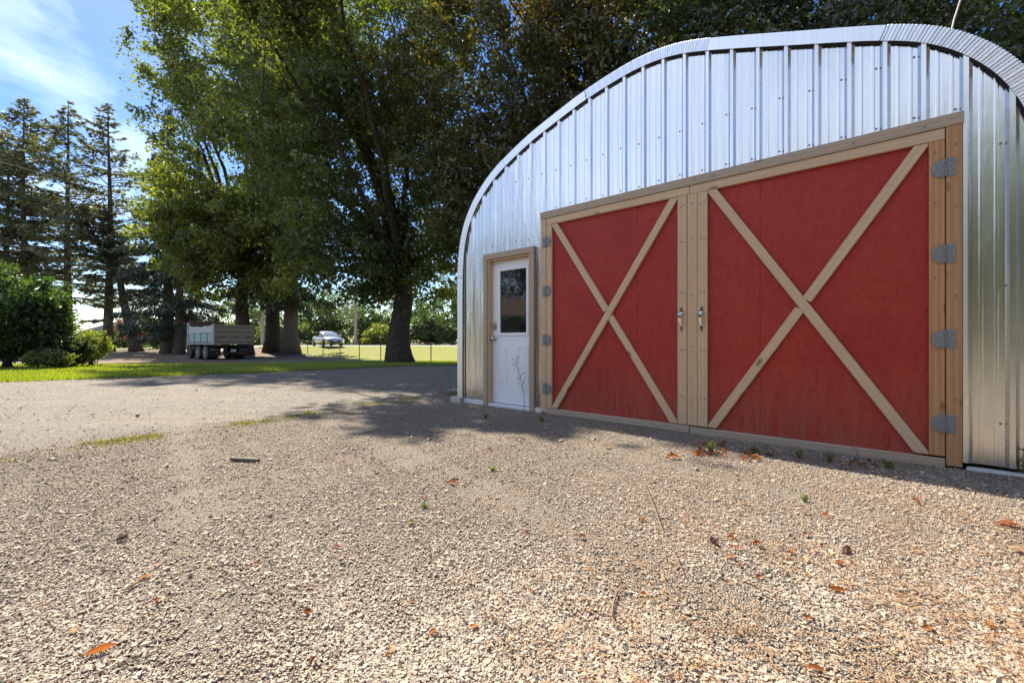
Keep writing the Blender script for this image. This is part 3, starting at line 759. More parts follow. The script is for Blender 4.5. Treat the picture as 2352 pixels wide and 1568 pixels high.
# concrete footing block at the corner
b = MB(); b.box(-.13, .10, -.09, .10, -.02, .075); b.build
fo = b.build('footing_block', M['concrete'], None, (-.8045+.01, 7.006-.04, 0), (0, 0, math.atan2(-.6709, .7415)), bevel=.008)
tag(fo, 'pale concrete block under the left corner of the metal shed', 'concrete block')

# ------------------------------------------------------------------ trees
def unit(v): return v/np.maximum(np.linalg.norm(v, axis=-1, keepdims=True), 1e-9)

def leaf_faces(P, D, size, asp=.55, upbias=.6, g=RNG):
    n = len(P)
    nrmv = unit(g.normal(size=(n, 3))*np.array([1, 1, .8])+np.array([0, 0, upbias]))
    D = unit(D+g.normal(size=(n, 3))*.7)
    side = unit(np.cross(nrmv, D)); L = (size*g.uniform(.6, 1.35, n))[:, None]; W = L*asp*.5
    nn = np.cross(D, side)
    V = np.stack([P, P+D*L*.45+side*W+nn*L*.10, P+D*L, P+D*L*.5-side*W+nn*L*.10], 1).reshape(-1, 3)
    return V, np.arange(4*n).reshape(n, 4)

def trunk_mesh(base, top, r0, r1, g, flare=1.38, bend=.5, n=14, seg=14):
    base = np.array(base, float); top = np.array(top, float); H = np.linalg.norm(top-base)
    t = np.linspace(0, 1, seg)
    c = base+(top-base)*t[:, None]
    c[:, 0] += bend*np.sin(t*PI*1.3+g.uniform(0, 6))*t*(1-t)*1.5; c[:, 1] += bend*np.cos(t*PI*1.1+g.uniform(0, 6))*t*(1-t)*1.5
    r = r0+(r1-r0)*t + r0*(flare-1)*np.exp(-t*H/ (r0*1.1))
    return c, r

def crown_tree(name, label, cat, base, crowns, n_spray, per, leaf, mat, bark, r0, fork_z, limbs=6, seed=1, spray=2.2, scat=.38, group=None,
               hollow=.45, sag=.25, upbias=.6, tint_mu=.45, tint_fn=None, asp=.55, limb_r=.4, lean=(0, 0), near_cut=None):
    g = np.random.default_rng(seed)
    bx, by_ = base; bz = gz(bx, by_)-.1
    root = thing(name, label, cat, (bx, by_, gz(bx, by_)), group=group)
    O = np.array([bx, by_, gz(bx, by_)])
    tb = MB()
    fork = np.array([bx+lean[0], by_+lean[1], bz+fork_z])
    c, r = trunk_mesh((bx, by_, bz), fork, r0, r0*.72, g)
    Vt, Ft = tube_np([Vector(p) for p in c], list(r), 16)
    Vt = np.array(Vt); a = np.arctan2(Vt[:, 1]-by_, Vt[:, 0]-bx); zz = Vt[:, 2]-bz
    lob = 1+.10*np.sin(a*5+seed)*np.exp(-zz/1.2)+.03*np.sin(a*9+zz*2)
    cx = np.interp(Vt[:, 2], c[:, 2], c[:, 0]); cy = np.interp(Vt[:, 2], c[:, 2], c[:, 1])
    Vt[:, 0] = cx+(Vt[:, 0]-cx)*lob; Vt[:, 1] = cy+(Vt[:, 1]-cy)*lob
    tb.add(Vt-O, Ft)
    W = np.array([w for _, _, w in crowns], float); W /= W.sum()
    # limbs
    for q in range(limbs):
        ce, ra, _ = crowns[q if q < len(crowns) else g.choice(len(crowns), p=W)]
        ce = np.array(ce); ra = np.array(ra)
        d = unit(g.normal(size=3)*np.array([1, 1, .6])+np.array([0, 0, .35])); tip = ce+d*ra*.75
        st = fork-np.array([0, 0, g.uniform(0, fork_z*.22)])
        t = np.linspace(0, 1, 9)[:, None]
        mid = st*.5+tip*.5; mid[2] += g.uniform(.05, .25)*abs(tip[2]-st[2])*.4; mid[:2] = st[:2]*.68+tip[:2]*.32
        pth = (1-t)**2*st+2*t*(1-t)*mid+t*t*tip; pth[1:-1] += g.normal(size=(7, 3))*.12
        rr = np.linspace(r0*limb_r*g.uniform(.7, 1.1), .035, 9)
        Vl, Fl = tube_np([Vector(p) for p in pth], list(rr), 7); tb.add(np.array(Vl)-O, Fl)
    # sprays
    k = g.choice(len(crowns), n_spray, p=W)
    C = np.array([crowns[i_][0] for i_ in range(len(crowns))], float)[k]; R = np.array([crowns[i_][1] for i_ in range(len(crowns))], float)[k]
    d = unit(g.normal(size=(n_spray, 3)))
    rad = hollow+(1.04-hollow)*g.uniform(0, 1, n_spray)**.75
    E_ = C+d*R*rad[:, None]
    if near_cut is not None:
        kp = near_cut(E_); E_ = E_[kp]; n_spray = len(E_); d = d[kp]
    ax = np.stack([np.full(n_spray, fork[0]), np.full(n_spray, fork[1]), E_[:, 2]*.55+fork[2]*.35], 1)
    dirn = unit(unit(E_-ax)+g.normal(size=(n_spray, 3))*.35)
    L = spray*g.uniform(.6, 1.3, n_spray)
    S_ = E_-dirn*L[:, None]
    t = g.uniform(0, 1, (n_spray, per))**.8
    P = S_[:, None]+dirn[:, None]*(L[:, None]*t)[..., None]
    wid = scat*(1.15-.75*t)*g.uniform(.6, 1.3, (n_spray, 1))
    P = P+g.normal(size=P.shape)*wid[..., None]*np.array([1, 1, .7])
    P[..., 2] -= sag*(t**2)*L[:, None]*.5
    P = P.reshape(-1, 3); DD = np.repeat(dirn, per, 0)*.6+np.array([0, 0, -.45])
    ok = P[:, 2] > ground_z(P[:, 0], P[:, 1])+.15
    P, DD = P[ok], DD[ok]
    V, F = leaf_faces(P, DD, leaf, asp, upbias, g)
    st_ = np.repeat(g.normal(0, .14, n_spray), per)[ok]
    tint = np.clip(tint_mu+st_+g.normal(0, .13, len(P))+(tint_fn(P) if tint_fn else 0), 0, 1)
    for q in range(0, n_spray, 3):
        m = S_[q]-dirn[q]*L[q]*.5
        Vl, Fl = tube_np([Vector(m-O), Vector(S_[q]-O), Vector(E_[q]-O-np.array([0, 0, sag*L[q]*.4]))], [.035, .022, .006], 3, False); tb.add(Vl, Fl)
    me = mesh_np('trunk', tb.V, tb.F, bark, True); link('trunk', me, root)
    link('crown', mesh_np('crown', V-O, F, mat, False, np.repeat(tint, 4)), root)
    return root

def conifer(name, label, cat, base, H, r0, z0, Rmax, n_br, mat, bark, seed=1, droop=.25, dens=60, kl=.34, kw=.10, gap=.12, lean=(0, 0), hang=.0, top_r=.15, group=None, shape=1.0, fork=None, tint_mu=.45):
    g = np.random.default_rng(seed); bx, by_ = base; bz = gz(bx, by_)
    root = thing(name, label, cat, (bx, by_, bz), group=group)
    tb = MB(); stems = [((0, 0, -.1), (lean[0], lean[1], H), r0, 1.0)]
    if fork: stems.append(((lean[0]*fork[0], lean[1]*fork[0], H*fork[0]), (lean[0]+fork[1], lean[1], H*fork[2]), r0*.6, .7))
    PV = []; PD = []; 
    for (b0, b1, rr, sc) in stems:
        c, r = trunk_mesh(b0, b1, rr, .03, g, flare=1.5 if b0[2] < 0 else 1.0, bend=.35, seg=22)
        Vt, Ft = tube_np([Vector(p) for p in c], list(r), 12); tb.add(Vt, Ft)
        zz0 = max(z0, b0[2]+1)
        zs = np.sort(g.uniform(0, 1, int(n_br*sc))**.9)*(b1[2]-zz0)+zz0
        for z_ in zs:
            f = (z_-zz0)/(b1[2]-zz0)
            if g.uniform() < gap: continue
            Lb = (Rmax*(1-f**shape)*(.72+.28*min(1, f*4+.3))+top_r)*g.uniform(.55, 1.15)
            a = g.uniform(0, 2*PI); o_ = np.array([np.interp(z_, c[:, 2], c[:, 0]), np.interp(z_, c[:, 2], c[:, 1]), z_])
            dh = np.array([math.cos(a), math.sin(a), 0])
            t = np.linspace(0, 1, 6)
            up = g.uniform(.0, .25)+.5*f
            pth = o_+dh*(Lb*t)[:, None]; pth[:, 2] += Lb*(up*t-droop*(1+.5*(1-f))*t**1.6+ .15*t**4)
            tb.add(*tube_np([Vector(p) for p in pth], list(np.linspace(.018+.012*Lb, .006, 6)), 4, False))
            n = max(10, int(dens*Lb/Rmax))
            tt = .15+.85*g.uniform(0, 1, n)**.7
            P = np.stack([np.interp(tt, t, pth[:, q]) for q in range(3)], 1)
            sdv = np.array([-dh[1], dh[0], 0]); sgn = g.choice([-1, 1], n)
            lat = Lb*.34*(1.1-tt)*g.uniform(0, 1, n)+.05
            P = P+sdv*(sgn*lat)[:, None]; P[:, 2] -= lat*g.uniform(0, .5, n)+g.uniform(0, hang, n)
            D = dh*.7+sdv*(sgn[:, None])*.8+g.normal(size=(n, 3))*.3; D[:, 2] -= .15+hang*1.6
            PV.append(P); PD.append(D)
    P = np.concatenate(PV); D = np.concatenate(PD)
    nn_ = len(P)
    side = unit(np.cross(unit(g.normal(size=(nn_, 3))+np.array([0, 0, 1.2])), unit(D))); D = unit(D)
    L = (kl*g.uniform(.5, 1.3, nn_))[:, None]; W = (kw*g.uniform(.5, 1.3, nn_))[:, None]
    V = np.stack([P-D*L*.3, P+D*L*.2+side*W, P+D*L, P+D*L*.25-side*W], 1).reshape(-1, 3)
    tint = np.clip(tint_mu+g.normal(0, .22, nn_), 0, 1)
    link('trunk', mesh_np('trunk', tb.V, tb.F, bark, True), root)
    link('crown', mesh_np('crown', V, np.arange(4*nn_).reshape(-1, 4), mat, False, np.repeat(tint, 4)), root)
    return root

# the great maple beside the shed
crown_tree('maple_tree', 'huge dark leafy maple with thick flared trunk beside the driveway', 'tree', (-5.9, 24.0),
           [((-7.0, 24.5, 10), (6.5, 6.2, 6.5), 3), ((-10.5, 24, 12), (5.5, 5, 5.5), 1.6), ((-6.5, 24, 16), (6.0, 6, 5), 2), ((-3.2, 24.5, 7.2), (4.2, 4.5, 4.0), 1.2), ((-8.8, 23.5, 5.2), (3.6, 3.2, 2.3), .7), ((-8.5, 14.9, 12.6), (1.9, .9, .6), .17), ((-7.4, 17.0, 12.8), (1.8, 1.2, .6), .11), ((-6.4, 14.1, 12.6), (1.5, .9, .5), .16)],
           690, 150, .23, M['leaf_maple'], M['bark'], .58, 5.6, 12, 21, spray=2.1, scat=.36, upbias=1.1, tint_mu=.42)
# pale maple behind the truck
crown_tree('maple_tree', 'tall light green maple reaching over the parked dump truck', 'tree', (-22.0, 37.5),
           [((-20.8, 35, 14), (6.9, 6.5, 8.5), 3), ((-21.0, 35, 23), (6.9, 6.5, 7), 2.4), ((-24.3, 34, 9.5), (3.2, 4.0, 5.0), 1.5), ((-18.5, 33, 9), (5, 4, 4.6), 1.2), ((-17, 35, 27), (6, 6, 6), 1.2), ((-26.5, 34, 22.5), (2.6, 2, 2.0), .35), ((-27.0, 34.5, 27), (2.4, 2, 1.6), .3)],
           690, 152, .28, M['leaf_light'], M['bark'], .55, 7.5, 11, 22, spray=2.7, scat=.46, upbias=1.0, tint_mu=.5)
# copper tree overhanging from the right
crown_tree('beech_tree', 'copper tinged beech tree crown rising behind the metal shed', 'tree', (2.6, 21.0),
           [((-.8, 18.5, 12.0), (4.8, 4.2, 6.2), 3), ((3.5, 19.5, 10), (5, 4.5, 6), 2.2), ((-.5, 18.5, 6.5), (3.2, 3.4, 3.4), .9), ((5.0, 20, 15.5), (4.2, 4, 4.6), 1.6)],
           620, 140, .20, M['leaf_copper'], M['bark'], .5, 5.5, 9, 23, spray=1.9, scat=.32, upbias=1.0, tint_mu=.42, tint_fn=lambda P: .16*smooth(11, 16, P[:, 2])-.08)
crown_tree('beech_tree', 'dark leafy tree behind the shed roof at the middle', 'tree', (9.5, 19.0),
           [((8.0, 18, 11), (5.6, 4.6, 7), 3), ((12, 18, 9), (5, 4, 5.6), 1.6)],
           760, 84, .22, M['leaf_dark'], M['bark'], .45, 5, 8, 24, spray=2.0, scat=.4, tint_mu=.42)
crown_tree('beech_tree', 'dark tree with pale twigs above the right end of the shed roof', 'tree', (14.5, 15.5),
           [((13.8, 15, 10), (5.4, 4.6, 6.8), 3), ((17, 14, 7), (4, 4, 4.6), 1.2)],
           760, 84, .20, M['leaf_dark'], M['bark'], .45, 5, 8, 25, spray=1.8, scat=.36, tint_mu=.4)
# spruces behind the truck
conifer('spruce_tree', 'drooping dark spruce at the left end of the dense grove', 'tree', (-32.5, 43), 23.5, .5, 2.2, 5.0, 150, M['needle_dark'], M['bark_pale'], 31, .42, 374, .34, .055, .05, hang=.55, group='spruces in the grove')
conifer('spruce_tree', 'shaded spruce standing just beyond the front of the dump truck', 'tree', (-30.0, 41), 17, .4, 2.2, 4.2, 120, M['needle_dark'], M['bark_pale'], 32, .42, 330, .34, .055, .06, hang=.5, group='spruces in the grove')
conifer('spruce_tree', 'spruce with dark bare lower trunk right of the dump truck', 'tree', (-20.6, 39.2), 25, .60, 5.2, 4.6, 140, M['needle_dark'], M['bark'], 33, .45, 330, .34, .055, .08, hang=.6, group='spruces in the grove')
conifer('spruce_tree', 'spruce with pale flared trunk nearest the silver car', 'tree', (-18.6, 38.2), 24, .62, 5.0, 4.6, 140, M['needle_dark'], M['bark_pale'], 34, .45, 330, .34, .055, .08, hang=.6, group='spruces in the grove')
# tall firs on the left
fir = 'tall firs against the sky'
conifer('fir_tree', 'tall sparse fir with straight trunk at the right of the fir row', 'tree', (-42.6, 48), 26, .46, 4.5, 6.72, 130, M['needle'], M['bark_fir'], 41, .22, 175, .42, .085, .12, group=fir, shape=1.9)
conifer('fir_tree', 'forked fir leaning left beside the straight fir trunk', 'tree', (-38.8, 47), 16, .48, 3.0, 4.48, 93, M['needle'], M['bark_fir'], 42, .25, 180, .42, .085, .2, lean=(-3.6, 0), group=fir, fork=(.45, -2.2, .95))
conifer('fir_tree', 'tall fir with flat topped middle crown in the fir row', 'tree', (-46.8, 48), 26.2, .44, 5.0, 6.72, 125, M['needle'], M['bark_fir'], 43, .22, 166, .42, .085, .12, group=fir, shape=1.9)
conifer('fir_tree', 'tall fir with thick crown near the left of the fir row', 'tree', (-52.5, 49), 27.2, .44, 5.5, 6.94, 150, M['needle'], M['bark_fir'], 44, .2, 201, .42, .085, .08, group=fir, shape=1.9)
conifer('fir_tree', 'bare stemmed fir at the left end of the fir row', 'tree', (-56.0, 50.5), 24.5, .40, 6.5, 5.60, 150, M['needle'], M['bark_fir'], 45, .2, 243, .42, .085, .1, group=fir, shape=1.9)
# bushes
def bush(name, label, base, crowns, n, per, leaf, mat, seed, spray=.8, scat=.18, cat='bush', r0=.09, fz=.5, hollow=.6, limbs=5, tint_mu=.45, upbias=.6):
    return crown_tree(name, label, cat, base, crowns, n, per, leaf, mat, M['bark'], r0, fz, limbs, seed, spray=spray, scat=scat, hollow=hollow, sag=.15, tint_mu=tint_mu, limb_r=.6, upbias=upbias)
bush('round_bush', 'large rounded dark green bush at the back of the lawn', (-19.0, 17.2), [((-19.3, 17.2, 2.2), (2.2, 2.2, 1.7), 3), ((-20.5, 17, 1.5), (1.8, 2, 1.4), 1), ((-17.9, 17.2, 1.7), (1.0, 1.3, 1.0), .8)], 420, 75, .15, M['leaf_bush'], 51, .75, .2, hollow=.66, r0=.14, fz=.9)
bush('small_bush', 'small dark rounded shrub between large bush and fir trunks', (-17.3, 18.1), [((-17.3, 18.1, .58), (.5, .6, .55), 1)], 110, 60, .08, M['leaf_dark'], 52, .3, .1)
bush('low_bush', 'low sunlit yellow green shrub in front of the round bush', (-16.7, 16.7), [((-16.9, 16.6, .30), (.75, .5, .34), 1)], 120, 55, .10, M['leaf_yellow'], 53, .4, .1, tint_mu=.4)
bush('tall_weeds', 'bright yellow leaved shrub behind the small dark shrub', (-18.5, 20.0), [((-18.5, 20.0, .8), (.8, .6, .7), 1)], 90, 50, .10, M['leaf_yellow'], 54, .45, .12, cat='bush', tint_mu=.6)
bush('red_tree', 'distant small tree with red autumn leaves beyond the leaning fir', (-46.2, 56), [((-46.2, 56, 3.0), (2.0, 2.0, 1.9), 1)], 90, 40, .22, M['leaf_red'], 55, .9, .3, cat='tree', r0=.15, fz=1.2)

# far trees and bushes across the road
far = 'trees and bushes across the road'
FAR = [(560, 60, 7.0, 4.5, 3.6, 'leaf_far', 'pale green tree across the road left of the spruce trunks'),
       (655, 56, 4.0, 3.2, 2.4, 'leaf_far', 'round pale bush across the road between the two spruce trunks'),
       (712, 62, 8.0, 5.0, 4.2, 'leaf_far', 'leafy tree across the road behind the silver car'),
       (765, 66, 10.0, 5.0, 5.4, 'leaf_maple', 'dark leafy tree across the road left of the utility pole'),
       (840, 60, 6.0, 4.0, 3.4, 'leaf_far', 'mid green tree across the road right of the utility pole'),
       (868, 55, 2.6, 1.8, 1.5, 'leaf_yellow', 'bright yellow green bush beside the maple trunk across the road'),
       (930, 62, 8.0, 5.0, 4.4, 'leaf_far', 'tree across the road hidden behind the maple trunk'),
       (985, 58, 5.2, 4.0, 3.0, 'leaf_far', 'bluish green bush across the road right of the maple trunk'),
       (1040, 62, 9.0, 5.0, 5.0, 'leaf_far', 'tall tree across the road at the shed corner'),
       (1110, 62, 9.0, 6.0, 5.0, 'leaf_maple', 'tree across the road behind the metal shed')]
for q, (x_, Y_, h_, rx, rz, mt, lb) in enumerate(FAR):
    X_ = (x_-1176)/1045*Y_; b0 = gz(X_, Y_)
    crown_tree('roadside_tree', lb, 'tree', (X_, Y_), [((X_, Y_, b0+h_-rz), (rx, rx*.7, rz), 2), ((X_+rx*.3, Y_-.8, b0+h_*.34), (rx*.8, rx*.5, h_*.34), 1.3)], 150, 45, .34, M[mt], M['bark'], .2, h_*.35, 4, 60+q,
               spray=1.4, scat=.42, group=far, hollow=.5)
FARL = [(40, 74, 3.5, 6, 2.0, 'leaf_far', 'far low hedge beneath the left firs'), (205, 70, 2.8, 3.2, 1.8, 'leaf_far', 'far round bush between the fir trunks'),
        (285, 76, 3.8, 4.5, 2.2, 'leaf_maple', 'far dark hedge beyond the leaning fir'), (380, 64, 4.2, 4.2, 2.5, 'leaf_far', 'far pale bush seen left of the dump truck'), (470, 62, 4.2, 4.2, 2.5, 'leaf_far', 'far pale bush hidden behind the dump truck')]
for q, (x_, Y_, h_, rx, rz, mt, lb) in enumerate(FARL):
    X_ = (x_-1176)/1045*Y_; b0 = gz(X_, Y_)
    crown_tree('far_bush', lb, 'bush', (X_, Y_), [((X_, Y_, b0+h_*.45), (rx, rx*.6, h_*.5), 1)], 130, 40, .34, M[mt], M['bark'], .12, .6, 3, 80+q, spray=1.0, scat=.4, group='far bushes beyond the firs', hollow=.5)
# trees behind the camera, mirrored in the shed's metal
for q, (x_, y_, h_) in enumerate([(-5.2, -8.2, 8.0), (-12, -9.5, 8.0), (-1.5, -16, 9.0), (-17, -5.5, 7.5)]):
    crown_tree('yard_tree', ['round green yard tree facing the barn doors', 'yard tree left of the round tree facing the shed', 'tallest yard tree facing the right end of the shed', 'yard tree beside the low house'][q], 'tree', (x_, y_),
               [((x_, y_, h_*.55), (4.4, 3.6, h_*.45), 1)], 320, 60, .3, M['leaf_yellow' if q in (0, 2) else 'leaf_bush'], M['bark'], .22, 1.8, 5, 90+q, spray=1.4, scat=.42, group='trees in the yard opposite the shed', hollow=.55)

for q, (x_, y_, h_) in enumerate([(11.5, -9, 7.5), (18, -11, 9.0), (6.0, -16.5, 7.0), (20, -2.5, 8.0)]):
    crown_tree('yard_tree', ['tall dark yard tree nearest the shed on the far side of the yard', 'tallest dark yard tree in the corner of the yard', 'dark yard tree between the round tree and the tall corner tree', 'dark yard tree standing off the right end of the shed front'][q], 'tree', (x_, y_),
               [((x_, y_, h_*.55), (4.2, 4.0, h_*.45), 1)], 260, 60, .34, M['leaf_dark'], M['bark'], .3, 2.2, 5, 95+q, spray=1.6, scat=.5, group='trees in the yard opposite the shed', hollow=.5)

# low house across the drive, mirrored in the door's window
HS = thing('low_house', 'low brown roofed house standing across the driveway from the shed', 'house', (-27, 2.0, 0), (0, 0, math.radians(6)))
b = MB(); b.box(-3, 3, -6, 6, -.1, 2.45); b.build('wall', mat_plain('house_wall', (.42, .38, .33), .8), HS)
b = MB(); b.prism([(-3.7, 2.40), (3.7, 2.40), (3.7, 2.56), (0, 4.1), (-3.7, 2.56)], -6.5, 6.5); b.build('roof', mat_plain('house_roof', (.22, .15, .105), .9, 0, .2, 20), HS)
b = MB(); b.box(3.705, 3.73, -6.5, 6.5, 2.40, 2.58); b.build('fascia', mat_plain('house_fascia', (.75, .72, .68), .6), HS)
for yy in (-3.5, 0.5, 3.8):
    b = MB(); b.box(3.002, 3.03, yy-.6, yy+.6, 1.0, 2.1); b.build('window', M['glass'], HS)
crown_tree('yard_tree', 'broad dark tree standing behind the low house', 'tree', (-36, 1.0), [((-36, 1.0, 6.5), (5, 7.5, 5), 1)], 260, 60, .36, M['leaf_dark'], M['bark'], .35, 2.4, 5, 99, spray=1.8, scat=.55, group='trees in the yard opposite the shed', hollow=.5)
# far house glimpsed under the firs
FH = thing('far_house', 'distant pale house glimpsed beneath the firs', 'house', (-78, 92, gz(-78, 92)), (0, 0, .5))
b = MB(); b.box(-6, 6, -4, 4, 0, 2.7); b.build('wall', mat_plain('far_wall', (.6, .58, .55), .8), FH)
b = MB(); b.prism([(-6.5, 2.7), (6.5, 2.7), (0, 5.0)], -4.4, 4.4); b.build('roof', mat_plain('far_roof', (.33, .31, .3), .9), FH)

# ------------------------------------------------------------------ dump truck
def truck():
    T = thing('dump_truck', 'old dump truck with blue side and grey plank tailgate in shade', 'truck', (-18.86, 30.95, gz(-19, 31)+.0), (0, 0, math.atan2(.616, -.788)))
    blue = mat_plain('faded_blue_paint', (.22, .31, .31), .6, 0, .25, 3, .1); grey = mat_plain('weathered_plank', (.26, .215, .145), .85, 0, .22, 6, .3)
    white = mat_plain('chalky_white_paint', (.36, .38, .38), .7, 0, .25, 5, .2); rust = mat_plain('rusty_steel', (.12, .07, .05), .85, 0, .4, 9, .3); dark = mat_plain('chassis_black', (.03, .028, .027), .7)
    W = 1.2
    b = MB(); b.box(.05, 5.0, -W, W, 1.12, 1.20); b.build('bed_floor', rust, T)
    for sy in (1, -1):
        y0, y1 = (W-.06, W) if sy > 0 else (-W, -W+.06)
        b = MB(); b.box(.12, 4.95, y0, y1, 1.2005, 1.88); so = b.build('side_panel', blue, T)
        b = MB(); b.box(.1, 5.0, y0-.02 if sy < 0 else y0, y1+(.05 if sy > 0 else 0), 1.84, 1.94); b.build('side_rail', white, T)
        n = 24; top = [(5.0-4.9*q/n, 2.36+.02*math.sin(q*.9)-.10*math.sin(q/n*PI)+random.uniform(-.008, .008)) for q in range(n+1)]
        b = MB(); b.prism([(.1, 1.9405), (5.0, 1.9405)]+top, y0, y1); b.build('side_board', white, T)
        b = MB(); b.box(.05, 5.0, y0, y1+.06 if sy > 0 else y1, 1.05, 1.119); b.build('bottom_rail', white if sy > 0 else rust, T)
        for xx in (.06, 4.9):
            b = MB(); b.box(xx, xx+.12, y0-.01, y1+.07, 1.12, 2.42 if xx < 1 else 2.62); b.build('corner_post', white, T)
        if sy > 0:
            for xx in (1.3, 2.5, 3.7):
                b = MB(); b.box(xx, xx+.07, y1, y1+.04, 1.20, 1.84); b.build('side_post', blue, T)
    b = MB(); b.box(4.9, 4.98, -W+.07, W-.07, 1.2, 2.75); b.build('headboard', rust, T)
    TG = bpy.data.objects.new('tailgate', None); COL.objects.link(TG); TG.parent = T
    zz = [1.04, 1.20, 1.53, 1.88, 2.20, 2.38]
    for q in range(5):
        b = MB(); b.box(-.02-(.01 if q % 2 else 0), .04, -W+.02, W-.02, zz[q]+.012, zz[q+1]-.012); b.build('plank', grey, TG, bevel=.01)
    b = MB(); b.box(.0405, .05, -W+.02, W-.02, 1.06, 2.36); b.build('tailgate_backing', dark, TG)
    for sy in (-1, 1):
        b = MB(); b.box(-.05, .045, sy*(W+.0)-.05, sy*W+.05, 1.03, 2.43); b.build('tailgate_post', grey, TG)
    for yy in (.75, -.05, -.85):
        b = MB(); b.box(-.055, -.031, yy-.15, yy+.15, 1.555, 1.60); b.build('tailgate_hinge', rust, TG)
    b = MB(); b.box(.3, 6.6, .32, .46, .75, 1.0); b.box(.3, 6.6, -.46, -.32, .75, 1.0); b.box(.2, .34, -1.0, 1.0, .42, .52); b.box(.25, .35, -.5, -.38, .45, 1.05); b.box(.25, .35, .38, .5, .45, 1.05); b.build('chassis', dark, T)
    tyre = MB(); tyre.lathe([(.30, -.14), (.46, -.15), (.50, -.10), (.50, .10), (.46, .15), (.30, .14)], 24, 'y')
    tm = mesh_np('tyre', tyre.V, tyre.F, M['rubber']); rim = MB(); rim.lathe([(.28, .13), (.30, .146), (.26, .148), (.20, .10), (.11, .09), (.10, .16), (.05, .17)], 20, 'y')
    rm = mesh_np('rim', rim.V, rim.F, mat_plain('dusty_rim', (.34, .33, .31), .7, .2, .2))
    for xx in (1.75, 3.15, 5.7):
        for sy in (1, -1):
            w = link('wheel', tm, T, (xx, sy*(1.05 if xx < 5 else .8), .50)); 
            if xx < 5: link('rim', rm, w, (0, 0, 0), (0, 0, 0 if sy > 0 else PI))
            if xx < 5: link('wheel', tm, T, (xx, sy*.72, .50))
    for sy in (1, -1):
        b = MB(); b.box(.75, .78, sy*.88-.3, sy*.88+.3, .28, 1.0); mf = b.build('mud_flap', M['rubber'], T)
        b = MB(); b.box(.742, .749, sy*.88-.2, sy*.88+.20, .66, .695); b.lathe([(.045, .742), (.045, .749)], 10, 'x', (0, sy*.88+.22, .69)); b.build('flap_emblem', white, mf)
    b = MB(); b.box(.18, .198, -.16, .16, .56, .72); b.build('number_plate', mat_plain('plate_white', (.6, .6, .6), .5), T)
    for sy in (1, -1):
        b = MB(); b.box(.17, .199, sy*.62-.07, sy*.62+.07, .43, .50); b.build('tail_lamp', mat_plain('lamp_red', (.25, .02, .02), .3), T)
    cab = MB(); cab.prism([(5.05, .9), (5.9, .9), (6.0, 1.5), (6.6, 1.5), (6.7, .7), (6.7, .6), (5.05, .6)], -.85, .85); cab.prism([(5.05, 1.5), (6.0, 1.5), (5.9, 2.3), (5.1, 2.3)], -.9, .9); cab.build('cab', mat_plain('dark_brown_paint', (.06, .035, .03), .5, 0, .3, 4), T, bevel=.05)
    b = MB()
    b.box(5.2, 5.8, .901, .91, 1.6, 2.2); b.box(5.2, 5.8, -.91, -.901, 1.6, 2.2); b.build('cab_window', M['glass'], T)
    return T
truck()

